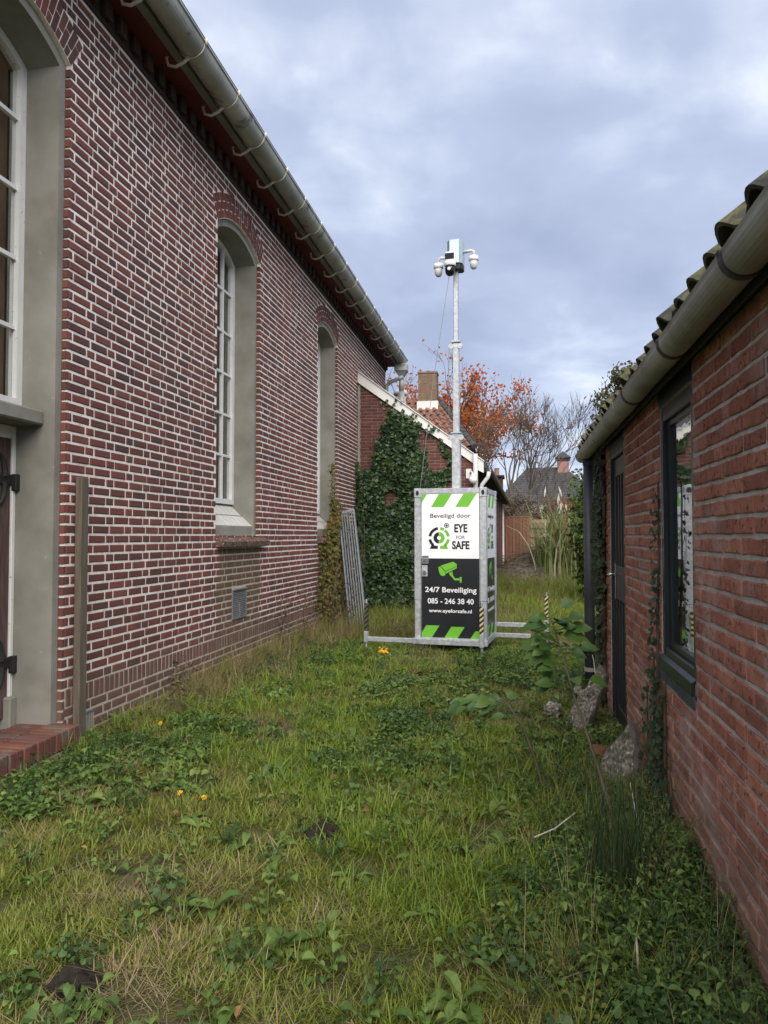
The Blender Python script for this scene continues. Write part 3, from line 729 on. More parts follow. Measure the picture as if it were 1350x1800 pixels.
# doorstep, timber post
def doorstep():
    r = root('brick_doorstep', 'low red brick doorstep laid on edge below the weathered plank door', 'doorstep', (-3.1, 3.9, 0))
    b = MB(); b.box((WX-.29, 3.1, -.1), (-2.915, 4.59, .145)); b.box((-2.93, 3.1, -.1), (-2.88, 4.6, .03)); b.build('mortar_bed', M['rubble_side'], r)
    y = 3.1; me = [None]*4; i = 0
    while y < 4.56:
        for j, (x0, x1) in enumerate(((-3.11, -2.90), (-3.325, -3.12))):
            k = random.randrange(4)
            if me[k] is None or j == 1:
                q = MB(); q.cbox((x0, y, .035 if j == 0 else .06), (x1, y+.055, .158+random.uniform(-.004, .004)), .007)
                mm = q.mesh('brick', M['step_brick'], org=(x0, y, 0))
                if j == 0: me[k] = mm
            else: mm = me[k]
            put('brick', mm, r, (x0+random.uniform(-.005, .006) if j == 0 else x0, y, 0))
        y += .0635
doorstep()
b = MB(); b.cbox((-3.041, 4.685, .0), (-2.990, 4.775, 1.83), .006)
tag(b.build('timber_post', M['old_wood'], org=(-3.01, 4.74, 0)), 'grey weathered timber post standing upright against the church wall beside the doorway', 'post')
b = MB(); b.lathe([(0, 0), (.022, .001), (.026, .006), (.015, .011), (0, .012)], (-3.2, 4.05, .16), 10)
tag(b.build('pebble', M['white_tile'], org=(-3.2, 4.05, .16)), 'small white pebble lying on the brick doorstep', 'pebble')

# ------------------------------------------------------------------ lean-to behind the tower
AY = 13.95
def lean_to():
    r = root('lean_to_building', 'brown brick lean-to with white sloping verge board, ivy on its gable, beyond the camera tower', 'building', (-1.8, AY, 0))
    XR, XF, YF = -.80, -.60, 29.0
    zl, zr = 4.42, 2.80                                   # underside of the verge at the church wall and at the eave
    top = lambda x: zl+(zr-zl)*(x+3.05)/(XR+3.05)
    b = MB(); x0 = -3.047
    b.prism([(x0, AY+.004, -.3), (XR, AY+.004, -.3), (XR, AY+.004, top(XR)), (x0, AY+.004, top(x0))], (0, .25, 0)); w = b.build('gable_wall', M['mortar_annex'], r)
    pcs = []; z = -.02; k = 0
    while z < 4.4:
        xe = min(XR, x0+(zl-z-.06)/(zl-zr)*(XR-x0)) if z > zr-.06 else XR
        u = x0+.06-(0 if k % 2 else .11)
        while u < xe:
            a, e = max(u, x0+.05), min(u+.212, xe)
            if e-a > .04: pcs.append(rect(a, e, z+.005, z+.058))
            u += .222
        z += .064; k += 1
    lay_bricks(w, 'annex', lambda u, z, d: V(u, AY-d, z), lambda u, z, d: (u, -d, z), pcs, M['brick_annex'], 300, p=.003, depth=.02,
               vis=lambda u, z: z > 1.9 or u < -2.9)
    b = MB(); b.box((x0, AY-.012, -.1), (x0+.045, AY+.002, zl-.08)); b.build('corner_fillet', M['concrete'], r)
    # side wall running away beside the path
    b = MB(); b.prism([(XR-.25, AY+.255, -.3), (XR-.004, AY+.255, -.3), (XF-.004, YF, -.3), (XF-.25, YF, -.3)], (0, 0, 3.0)); sw = b.build('side_wall', M['mortar_annex'], r)
    pcs = []; z = 0; k = 0
    while z < 2.6:
        u = AY+.02-(0 if k % 2 else .11)
        while u < YF:
            if u > AY: pcs.append(rect(u, u+.21, z+.005, z+.058))
            u += .222
        z += .064; k += 1
    sx = lambda u: XR+(XF-XR)*(u-AY)/(YF-AY)
    lay_bricks(sw, 'annex_side', lambda u, z, d: V(sx(u)+d, u, z), lambda u, z, d: (d, u, z), pcs, M['brick_annex'], 0, p=.003)
    # verge board
    b = MB(); dx, dz = XR+.16+3.05, 0
    sl = (zr-zl)/(XR-x0)
    ze = zl+sl*(XR+.17-x0)
    b.prism([(x0+.004, AY-.05, zl-.03), (XR+.15, AY-.05, ze-.02), (XR+.17, AY-.05, ze+.13), (x0+.004, AY-.05, zl+.185)], (0, .03, 0)); vb = b.build('verge_board', M['board_white'], r)
    b = MB(); b.prism([(x0+.004, AY-.075, zl+.187), (XR+.18, AY-.075, ze+.132), (XR+.18, AY-.075, ze+.15), (x0+.004, AY-.075, zl+.205)], (0, .1, 0)); b.build('verge_strip', M['board_white'], vb)
    b = MB(); b.prism([(XR+.02, AY-.045, ze+.0), (XR+.17, AY-.045, ze-.08), (XR+.17, AY-.045, ze+.1), (XR+.0, AY-.045, ze+.16)], (0, .02, 0)); b.build('verge_end', M['board_white'], vb)
    # roof, eaves and gutter
    b = MB(); b.prism([(x0+.01, AY-.02, zl+.12), (XR+.22, AY-.02, ze+.0), (XR+.22, AY-.02, ze+.06), (x0+.01, AY-.02, zl+.18)], (.2*(1), YF-AY, 0)); b.build('roof', M['tile_dark'], r)
    b = MB(); b.prism([(XR+.0, AY+.0, ze-.02), (XR+.2, AY+.0, ze-.06), (XR+.2, AY, ze-.0), (XR, AY, ze+.04)], (.2, YF-AY, 0)); b.build('eaves_board', M['dark_wood'], r)
    b = MB(); pr = [(XR+.27+.06*math.cos(math.pi+math.pi*k/8), AY-.02, ze+.0+.06*math.sin(math.pi+math.pi*k/8)) for k in range(9)]
    pr += [(x*.96+(XR+.27)*.04, y, z+.004) for x, y, z in reversed(pr)]
    b.prism(pr, (.2, YF-AY, 0)); b.build('gutter', M['zinc_strip'], r)
    b = MB(); b.tube([(XR+.02, AY-.10, 2.0), (XR+.02, AY-.10, 2.95)], .045, 10); b.build('flue_pipe', M['cam_grey'], r, smooth=True)
    b = MB(); b.tube([(XR+.27, AY-.06, ze-.06), (XR+.25, AY-.06, ze-.16), (XR+.14, AY-.05, ze-.30), (XR+.10, AY-.05, ze-.5), (XR+.10, AY-.05, .1)], .038, 10); b.build('downpipe', M['cam_grey'], r, smooth=True)
    b = MB(); b.lathe([(0.001, -.08), (.05, -.062), (.078, -.02), (.078, .02), (.05, .062), (.03, .08), (.03, .11)], (XR-.02, AY-.2, 2.46), 14); lm = b.build('globe_lamp', M['cam_white'], r, smooth=True)
    b = MB(); b.tube([(XR-.02, AY-.2, 2.56), (XR-.05, AY-.12, 2.62), (XR-.1, AY-.0, 2.6)], .014, 6); b.box((XR-.16, AY-.03, 2.5), (XR-.06, AY-.004, 2.68)); b.build('lamp_arm', M['board_white'], lm)
    b = MB(); b.cbox((XF-.06, YF-.1, .1), (XF+.06, YF+.0, 2.5), .01); b.build('corner_board', M['board_white'], r)
    # small metal flue on the far roof
    b = MB(); b.tube([(-2.9, 18.3, 4.2), (-2.9, 18.3, 4.95)], .13, 12); b.lathe([(.16, 0), (.19, .05), (.16, .12), (.05, .16)], (-2.9, 18.3, 4.95), 12); b.build('roof_vent', M['cam_grey'], r, smooth=True)
lean_to()

# ------------------------------------------------------------------ leaves
def leaf(b, p, n, size, fold=.25, shape=0):
    """one leaf lying across the normal n"""
    n = Vector(n).normalized(); t = n.orthogonal().normalized(); t.rotate(Matrix.Rotation(random.uniform(0, 6.28), 3, n)); s = n.cross(t)
    p = Vector(p); L = size; W = size*.5
    if shape == 0:     # lobed (ivy)
        pts = [(0, -.5), (.42, -.38), (.5, .02), (.2, .12), (0, .55), (-.2, .12), (-.5, .02), (-.42, -.38)]
        vs_ = [p+t*(y*L)+s*(x*L)+n*(abs(x)*fold*L) for x, y in pts]
        b.add(vs_, [(0, 1, 2, 3), (0, 3, 4), (0, 4, 5), (0, 5, 6, 7)])
    elif shape == 2:   # sliver (twig)
        vs_ = [p-t*L-s*(.025*L), p-t*L+s*(.025*L), p+t*L+s*(.02*L), p+t*L-s*(.02*L)]
        b.add(vs_, [(0, 1, 2, 3)])
    else:              # pointed oval
        pts = [(0, -.5), (.30, -.15), (.27, .2), (0, .55), (-.27, .2), (-.30, -.15)]
        vs_ = [p+t*(y*L)+s*(x*L)+n*(abs(x)*fold*L-y*y*.25*L) for x, y in pts]
        b.add(vs_, [(0, 1, 2, 3), (0, 3, 4, 5)])
def inpoly(x, y, poly):
    c = False; j = len(poly)-1
    for i in range(len(poly)):
        xi, yi = poly[i]; xj, yj = poly[j]
        if (yi > y) != (yj > y) and x < (xj-xi)*(y-yi)/(yj-yi)+xi: c = not c
        j = i
    return c
def on_plane(axis, val, x, y):
    """the point of the photograph's outline (pixel) on a wall plane: used to lay plants out on that wall"""
    d = _fw*FPX+_rt*(x-675)+_up*(900-y); t = val/d[axis]; return V(0, 0, CAMH)+d*t
def gable_ivy():
    r = root('ivy_plant', 'dark green ivy climbing over the gable of the brown brick lean-to', 'ivy', (-2.2, AY-.1, 0))
    P1 = [(604,1010),(606,900),(610,850),(614,815),(632,818),(640,826),(656,832),(664,800),(663,785),(672,775),(680,740),(690,722),(706,724),(726,738),(722,770),(716,800),(712,822),(726,830),(738,858),(738,1075),(618,1080)]
    P2 = [(712,830),(722,780),(728,742),(734,745),(732,790),(744,800),(758,780),(764,768),(778,782),(792,800),(796,835),(780,855),(765,862),(745,870),(728,870)]
    P3 = [(720,740),(722,860),(716,862),(712,800)]
    W = [[(on_plane(1, AY, *q).x, on_plane(1, AY, *q).z) for q in P] for P in (P1, P2, P3)]
    b = MB()
    def fill(poly, dens, keep, out):
        xs = [q[0] for q in poly]; zs = [q[1] for q in poly]
        for _ in range(int(dens*(max(xs)-min(xs))*(max(zs)-min(zs)))):
            x, z = random.uniform(min(xs), max(xs)), random.uniform(min(zs), max(zs))
            if not inpoly(x+random.gauss(0, .04), z+random.gauss(0, .04), poly): continue
            k = mnoise.noise(Vector((x*2.2, z*1.6, 3.1)))
            if k < keep: continue
            d = .02+out*(.35+.9*max(0, k+.3))*random.random()**.6
            leaf(b, (x, AY-d, z), (random.gauss(0, .45), -1, random.gauss(.35, .45)), random.uniform(.055, .10))
    fill(W[0], 1500, -.62, .22); fill(W[1], 1800, -.38, .10); fill(W[2], 900, -.1, .06)
    for (x, z, n) in ((-1.95, 3.55, 26), (-1.62, 3.42, 18), (-2.42, 3.95, 12), (-2.6, 2.95, 14), (-2.35, 3.18, 10)):
        for _ in range(n): leaf(b, (x+random.gauss(0, .09), AY-random.uniform(.02, .08), z+random.gauss(0, .05)), (random.gauss(0, .4), -1, .3), random.uniform(.05, .09))
    # round the corner onto the church wall
    for _ in range(1500):
        y = random.uniform(12.7, AY); z = random.uniform(0, 2.6)*random.random()**.3
        if z > .6+ (y-12.7)*1.7+mnoise.noise(Vector((y*3, 1, z)))*.5: continue
        leaf(b, (WX+.02+.25*random.random()*(1-z/4), y, z), (1, -.5+random.gauss(0, .4), random.gauss(.3, .4)), random.uniform(.055, .1))
    b.build('foliage', M['ivy'], r, kind='stuff')
    s = MB()
    for k in range(16):
        x = random.uniform(-2.9, -1.3); pts = [(x, AY-.02, 0)]; z = 0
        while z < random.uniform(1.8, 3.0): z += .22; x += random.gauss(.01, .045); pts.append((x, AY-.018, z))
        s.tube(pts, [.016*(1-.8*i/len(pts)) for i in range(len(pts))], 5)
    s.build('stems', M['ivy_stem'], r, kind='stuff')
gable_ivy()
def climber():
    r = root('climbing_shrub', 'yellowing climber with red and green leaves on the church wall below the far window', 'shrub', (-2.95, 12.0, 0))
    b = MB()
    for _ in range(4200):
        y = random.gauss(11.75, .6); z = 2.05*random.random()**.8
        if not 10.75 < y < 13.1: continue
        lim = 2.0-1.3*abs((y-11.9)/1.15)**1.6+mnoise.noise(Vector((y*3, z*2, 0)))*.35
        if z > lim: continue
        d = .03+.24*random.random()*(1-.4*z/2)
        leaf(b, (WX+d, y, z), (1, -.6+random.gauss(0, .5), random.gauss(.4, .5)), random.uniform(.035, .075), shape=random.choice((0, 1)))
    for _ in range(160):     # shoots up beside the window
        z = random.uniform(1.7, 2.6); leaf(b, (WX+.06+random.gauss(0, .03), 11.75+random.gauss(0, .05)*(2.9-z), z), (1, -.6, .3), random.uniform(.03, .055), shape=1)
    b.build('foliage', M['autumn'], r, kind='stuff')
    s = MB()
    for k in range(60):
        y = random.uniform(10.9, 13); x = WX+random.uniform(.05, .35); pts = [(x, y, 0)]; z = 0; top = random.uniform(.5, 1.9)
        while z < top: z += .2; x += random.gauss(0, .03); y += random.gauss(0, .05); pts.append((max(WX+.02, x), y, z))
        s.tube(pts, [.007*(1-.7*i/len(pts)) for i in range(len(pts))], 4)
    s.build('stems', M['ivy_stem'], r, kind='stuff')
climber()

# ------------------------------------------------------------------ grating leaning on the climber
def grating():
    r = root('metal_grating', 'narrow galvanised steel bar grating leaning beside the ivy', 'grating', (-2.55, 11.6, 0))
    p0 = V(-2.43, 11.2, -.02); p1 = V(-2.80, 11.95, 1.83); up = (p1-p0).normalized()
    side = V(.93, -.16, 0); side = (side-up*side.dot(up)).normalized(); nrm = side.cross(up)
    w = .255; L = (p1-p0).length
    f = MB()
    for s in (-1, 1): f.bar(p0+side*s*w/2, p1+side*s*w/2, .016, .05, upv=nrm)
    for q in (p0, p1): f.bar(q-side*(w/2-.008)+up*(.006 if q is p0 else -.006), q+side*(w/2-.008)+up*(.006 if q is p0 else -.006), .05, .014, upv=nrm)
    f.build('frame', M['galv_grid'], r)
    for k in range(5):
        u = -w/2+w*(k+1)/6; b = MB(); b.bar(p0+side*u+up*.014, p1+side*u-up*.014, .009, .035, upv=nrm); b.build('bar', M['galv_grid'], r)
    b = MB(); b.bar(p0+up*L*.5-side*.03-nrm*.03, p0+up*L*.5+side*.04-nrm*.03, .03, .012); b.build('catch', M['galv'], r)
grating()

# ------------------------------------------------------------------ camera tower (built in its own frame, front faces -Y)
UN = .00176                      # metres per drawing unit of the sign
def text_mesh(body, size, m, bold=0, xs=1.0, spacing=1.0):
    cu = bpy.data.curves.new('lettering', 'FONT'); cu.body = body; cu.size = size; cu.align_x = 'CENTER'; cu.align_y = 'CENTER'
    cu.offset = bold; cu.extrude = .0004; cu.resolution_u = 4; cu.space_character = spacing
    o = bpy.data.objects.new('lettering', cu); col.objects.link(o)
    dg = bpy.context.evaluated_depsgraph_get(); dg.update()
    me = bpy.data.meshes.new_from_object(o.evaluated_get(dg)); bpy.data.objects.remove(o)
    me.name = 'lettering'
    n = len(me.vertices); a = np.zeros(n*3); me.vertices.foreach_get('co', a); a = a.reshape(-1, 3)
    cx, cy = (a[:, 0].min()+a[:, 0].max())/2, (a[:, 1].min()+a[:, 1].max())/2
    a[:, 0] = (a[:, 0]-cx)*xs; a[:, 1] -= cy
    # stand it up: x right, z up, facing -Y
    c = np.stack([a[:, 0], -a[:, 2], a[:, 1]], 1); me.vertices.foreach_set('co', c.ravel()); me.update()
    me.materials.clear(); me.materials.append(m); return me, (a[:, 0].max()-a[:, 0].min(), a[:, 1].max()-a[:, 1].min())
def fit_text(body, w, h, m, bold=0, spacing=1.0):
    me, (a, b_) = text_mesh(body, .1, m, bold*.1/ max(h, .001) if False else bold, 1, spacing)
    c = np.zeros(len(me.vertices)*3); me.vertices.foreach_get('co', c); c = c.reshape(-1, 3); c[:, 0] *= w/a; c[:, 2] *= h/b_
    me.vertices.foreach_set('co', c.ravel()); me.update(); return me
def sector(cx, cy, r0, r1, a0, a1, n=12):
    o = [(cx+r1*math.cos(R(a0+(a1-a0)*k/n)), cy+r1*math.sin(R(a0+(a1-a0)*k/n))) for k in range(n+1)]
    i = [(cx+r0*math.cos(R(a1+(a0-a1)*k/n)), cy+r0*math.sin(R(a1+(a0-a1)*k/n))) for k in range(n+1)]
    return o+i
TXT = {}
def sign(parent, org, rotz):
    """a printed panel 410 x 1017 units; org = its lower left corner in the tower's frame"""
    rm = Matrix.Rotation(rotz, 3, 'Z'); org = Vector(org)
    T = lambda x, y, d: org+rm @ V((x-465)*UN, -d, (1165-y)*UN)
    def flat(name, polys, m, d, par):
        b = MB()
        for poly in polys:
            A = [T(x, y, d) for x, y in poly]; b.prism(A, rm @ V(0, .0008, 0))
        return b.build(name, M[m], par)
    b = MB(); A = [T(x, y, 0) for x, y in ((465, 1165), (875, 1165), (875, 148), (465, 148))]; b.prism(A, rm @ V(0, .018, 0))
    pn = b.build('panel', M['galv'], parent)
    flat('white_field', [[(467, 601), (873, 601), (873, 150), (467, 150)]], 'sign_white', .002, pn)
    flat('black_field', [[(467, 1163), (873, 1163), (873, 602), (467, 602)]], 'sign_black', .002, pn)
    for pl in ([(467,152),(505,152),(467,213)], [(590,152),(683,152),(625,243),(535,243)], [(765,152),(857,152),(798,243),(707,243)],
               [(500,1068),(593,1068),(540,1150),(467,1150),(467,1120)], [(677,1073),(770,1073),(718,1155),(625,1155)], [(845,1098),(873,1098),(873,1161),(802,1161)]):
        flat('green_stripe', [pl], 'sign_green', .003, pn)
    # emblem: split ring with feet, half disc each side and a small ringed dot
    C = (592, 458); F = lambda ps: [(x, 2*C[1]-y) for x, y in ps]     # sectors use y up
    bl = [F(sector(*C, 56, 76, 97, 171)), F(sector(*C, 56, 76, 189, 232)), F(sector(*C, 14, 40, 92, 268))]
    gr = [F(sector(*C, 56, 76, 9, 52)), F(sector(*C, 56, 76, 58, 83)), F(sector(*C, 56, 76, 308, 351)), F(sector(*C, 14, 40, -88, 88))]
    bl += [[(548, 496), (560, 512), (583, 514), (583, 535), (526, 535), (534, 516)]]
    gr += [[(636, 496), (624, 512), (599, 514), (599, 535), (657, 535), (648, 516)]]
    d = (645, 372)
    bl += [sector(*d, 13, 18, 0, 180), sector(*d, 13, 18, 180, 360), sector(*d, .5, 8.5, 0, 180), sector(*d, .5, 8.5, 180, 360)]
    flat('emblem_black', bl, 'sign_black', .003, pn); flat('emblem_green', gr, 'sign_green', .003, pn)
    # surveillance camera pictogram
    flat('camera_pictogram', [[(600,653),(690,623),(716,640),(714,668),(636,706),(632,694),(715,655),(640,690)][:3]+[(716,668),(640,707),(634,690)],
        [(585,664),(598,656),(634,694),(636,716),(622,724),(602,718),(590,690)], [(662,702),(684,690),(690,716),(676,724),(668,718)],
        [(676,722),(688,716),(704,738),(736,738),(736,752),(700,752)], [(737,728),(750,728),(750,767),(737,767)]], 'sign_green', .003, pn)
    flat('pictogram_line', [[(600,658),(602,655),(638,690),(636,693)], [(636,690),(712,655),(712,658),(637,693)]], 'sign_black', .0038, pn)
    for body, x, y, w, h, m, bold, key in (('Beveiligd door', 672, 308, 286, 38, 'sign_black', .0008, 'a'), ('EYE', 746, 391, 92, 58, 'sign_black', .0035, 'b'), ('FOR', 744, 454, 60, 22, 'sign_black', 0, 'c'),
            ('SAFE', 745, 508, 122, 58, 'sign_black', .0035, 'd'), ('24/7 Beveiliging', 673, 824, 362, 48, 'sign_white', .0016, 'e'), ('085 - 246 38 40', 672, 897, 324, 38, 'sign_white', .0016, 'f'),
            ('www.eyeforsafe.nl', 669, 968, 302, 33, 'sign_white', .0016, 'g')):
        if key not in TXT: TXT[key] = fit_text(body, w*UN, h*UN, M[m], bold)
        o = bpy.data.objects.new('lettering', TXT[key]); col.objects.link(o); o.parent = pn; o.location = T(x, y, .0035); o.rotation_euler = (0, 0, rotz)
    return pn
def tower():
    W, D = .889, .90; rz = R(-6)
    r = root('camera_tower', 'galvanised security cage with green, white and black signs and a tall camera mast', 'camera tower', (-.776, 9.494, gz(-.776, 9.494)), rz, local=True)
    z0, z1 = .10, 2.02; pw = .075
    G = M['galv']
    for sx in (-1, 1):
        for sy in (-1, 1):
            b = MB(); x = sx*(W/2-pw/2); y = sy*(D/2-pw/2)
            b.cbox((x-pw/2, y-pw/2, z0+.07), (x+pw/2, y+pw/2, .64), .006); b.cbox((x-pw/2-.004, y-pw/2-.004, .64), (x+pw/2+.004, y+pw/2+.004, z1-.12), .006)
            po = b.build('corner_post', G, r)
            b = MB(); b.cbox((x-pw/2-.008, y-pw/2-.008, z1-.119), (x+pw/2+.008, y+pw/2+.008, z1), .008); b.build('corner_casting', G, po)
            for (ax, s) in ((0, sx), (1, sy)):
                b = MB(); n = 10
                c = V(x, y, z1-.06); off = V((pw/2+.006)*s if ax == 0 else 0, (pw/2+.006)*s if ax == 1 else 0, 0); nn = off.normalized(); u = V(0, 0, 1).cross(nn)
                b.prism([c+off+u*.020*math.cos(2*math.pi*k/n)+V(0, 0, .032*math.sin(2*math.pi*k/n)) for k in range(n)], nn*.004); b.build('lifting_hole', M['sign_black'], po)
    for s in (-1, 1):
        for z, h, nm in ((z1-.07, .066, 'top_rail'), (z0, .085, 'bottom_rail')):
            b = MB(); b.cbox((-W/2+pw+.001, s*D/2-.035 if s > 0 else -D/2+.003, z), (W/2-pw-.001, s*D/2-.003 if s > 0 else -D/2+.035, z+h), .005); b.build(nm, G, r)
            b = MB(); b.cbox((s*W/2-.035 if s > 0 else -W/2+.003, -D/2+pw+.001, z), (s*W/2-.003 if s > 0 else -W/2+.035, D/2-pw-.001, z+h), .005); b.build(nm, G, r)
    b = MB(); b.cbox((-W/2+.03, -D/2+.03, z1-.03), (W/2-.03, D/2-.03, z1-.012), .004); b.build('roof_plate', G, r)
    b = MB(); b.cbox((-W/2+.04, -D/2+.04, z0+.005), (W/2-.04, D/2-.04, z0+.03), .004); b.build('floor_plate', G, r)
    pwid = 410*UN; pz = 1.952-1017*UN
    sign(r, (-pwid/2, -D/2+.012, pz), 0); sign(r, (W/2-.012, -pwid/2, pz), R(90))
    for (x0, y0, x1, y1) in ((-pwid/2, D/2-.03, pwid/2, D/2-.012), (-W/2+.012, -pwid/2, -W/2+.03, pwid/2)):
        b = MB(); b.cbox((x0, y0, pz), (x1, y1, 1.95), .003); b.build('blank_panel', M['sign_white'], r)
    # lock and latch
    b = MB(); x = -pwid/2+.04; b.cbox((x-.03, -D/2-.012, 1.09), (x+.055, -D/2+.006, 1.19), .006); b.cbox((x-.02, -D/2-.03, 1.12), (x+.05, -D/2-.012, 1.16), .006); b.build('latch', M['chrome'], r)
    b = MB(); b.cbox((x-.035, -D/2-.004, .93), (x+.04, -D/2+.006, 1.07), .004); lk = b.build('lock_plate', M['galv'], r)
    b = MB(); n = 14; c = V(x+.005, -D/2-.004, .98); b.prism([c+V(.024*math.cos(2*math.pi*k/n), 0, .024*math.sin(2*math.pi*k/n)) for k in range(n)], (0, -.02, 0)); b.build('lock_cylinder', M['chrome'], lk)
    # outriggers and striped jack posts
    def jack(x, y, ztop, zr, name='jack_post', hz='hazard'):
        b = MB(); b.cbox((x-.026, y-.026, .1), (x+.026, y+.026, zr+.12), .004); j = b.build(name, G, r)
        b = MB(); b.tube([(x, y, ztop-.013), (x, y, ztop+.035)], .012, 8); b.build('jack_screw', G, j)
        b = MB(); b.cbox((-.023, -.023, zr+.121), (.023, .023, ztop-.012), .003); o = b.build('hazard_sleeve', M[hz], j); o.location = (x, y, 0)
        b = MB(); b.tube([(x, y, .11), (x, y, -.02)], .017, 8); b.cbox((x-.05, y-.05, -.03), (x+.05, y+.05, -.018), .003); b.build('foot', M['galv_grid'], j)
    fy = -D/2-.035
    b = MB(); b.cbox((-W/2-.60, fy-.028, .115), (W/2-.02, fy+.028, .172), .005); orr = b.build('outrigger_beam', G, r)
    b = MB(); b.cbox((-W/2-.01, fy-.036, .108), (W/2+.02, fy+.036, .179), .005); b.build('beam_sleeve', G, orr)
    b = MB(); b.tube([(-W/2+.05, fy-.045, .143), (-W/2+.05, fy-.034, .143)], .022, 12); b.build('locking_bolt', M['galv_grid'], orr)
    jack(-W/2-.615, fy, .60, .12, hz='hazard_old'); jack(W/2-.045, fy-.055, .60, .14)
    by = D/2+.04
    b = MB(); b.cbox((-W/2+.02, by-.028, .235), (W/2+.64, by+.028, .292), .005); b.build('outrigger_beam', G, r)
    jack(W/2+.64, by, .66, .24)
    b = MB(); b.cbox((W/2-.2, D/2-.12, .112), (W/2+.45, D/2-.064, .168), .005); b.build('outrigger_beam', G, r)
    for sx in (-1, 1):
        for sy in (-1, 1): b = MB(); b.cbox((sx*.33-.05, sy*.38-.05, -.02), (sx*.33+.05, sy*.38+.05, z0-.001), .005); b.build('skid_foot', M['black_rubber'], r)
    # telescopic mast
    def sec(w, za, zb_): b = MB(); b.cbox((-w/2, -w/2, za), (w/2, w/2, zb_), .006); return b.build('mast_section', G, r)
    m1 = sec(.105, .13, 2.74); m2 = sec(.078, 2.60, 3.92); m3 = sec(.060, 3.8, 5.0)
    def collar(w, z, par):
        b = MB(); b.cbox((-w/2-.028, -w/2-.028, z), (w/2+.028, w/2+.028, z+.022), .003); b.build('collar', M['teal_plate'], par)
        for s in (-1, 1):
            b = MB(); n = 16; x = s*(w/2+.03)
            b.tube([(x, -w/2-.005, z-.05), (x, -w/2-.02, z-.05)], .036, 16); b.build('pulley', M['galv'], par)
    collar(.078, 2.74, m1); collar(.060, 3.92, m2)
    # head: plated box with three cameras
    hb = MB(); n = 8
    pl = [(-.10,-.07), (-.06,-.12), (.06,-.12), (.10,-.07), (.10,.07), (.06,.12), (-.06,.12), (-.10,.07)]
    hb.prism([(x, y, 4.93) for x, y in pl], (0, 0, .30)); hd = hb.build('camera_head', M['teal_plate'], r)
    b = MB(); b.prism([(x*.8+.02, y*.8, 4.86) for x, y in pl], (0, 0, .069)); b.build('cable_box', M['black_rubber'], hd)
    for s, sc_, dz in ((-1, .8, -.045), (1, .85, .01)):
        x = s*.225+(.01 if s > 0 else 0); y = -.02
        b = MB(); b.tube([(s*.10, y, 5.08+dz), (x-s*.03, y, 5.09+dz), (x, y, 5.075+dz), (x, y, 5.02+dz)], .024*sc_, 10); ar = b.build('camera_arm', M['cam_grey'], r, smooth=True)
        b = MB(); b.lathe([(.025, .03), (.055, .024), (.064, 0), (.064, -.032), (.052, -.04)], (x, y, 4.99+dz), 20); b.build('dome_housing', M['cam_white'], ar, smooth=True)
        b = MB(); b.lathe([(.052, 0), (.049, -.05), (.042, -.08), (.027, -.10), (.001, -.108)], (x, y, 4.949+dz), 20); b.build('dome', M['cam_grey'], ar, smooth=True)
    b = MB(); b.cbox((-.115, -.19, 4.90), (.025, -.121, 5.06), .02); pt = b.build('main_camera', M['cam_white'], r)
    b = MB(); b.cbox((-.105, -.198, 4.955), (.012, -.186, 5.035), .006); b.build('infrared_window', M['black_gloss'], pt)
    b = MB(); b.lathe([(.068, .03), (.075, .01), (.075, -.02), (.066, -.03)], (-.045, -.165, 4.895), 20); b.build('camera_ring', M['cam_white'], pt, smooth=True)
    b = MB(); b.lathe([(.064, 0), (.066, -.04), (.058, -.085), (.036, -.115), (.001, -.125)], (-.045, -.165, 4.867), 20); b.build('lens_dome', M['black_gloss'], pt, smooth=True)
    b = MB(); b.tube([(-.045, -.235, 4.82), (-.045, -.222, 4.82)], .022, 14); b.build('lens', M['chrome'], pt)
    b = MB(); b.tube([(-.055, -.14, 4.80), (-.24, -.28, 3.4), (-W/2+.06, -D/2+.04, z1-.01)], .0035, 5); b.build('stay_cable', M['cable'], r)
    b = MB(); b.tube([(-.085, -.06, 3.86), (-.085, -.065, 2.72)], .003, 5); b.build('hoist_cable', M['cable'], r)
tower()

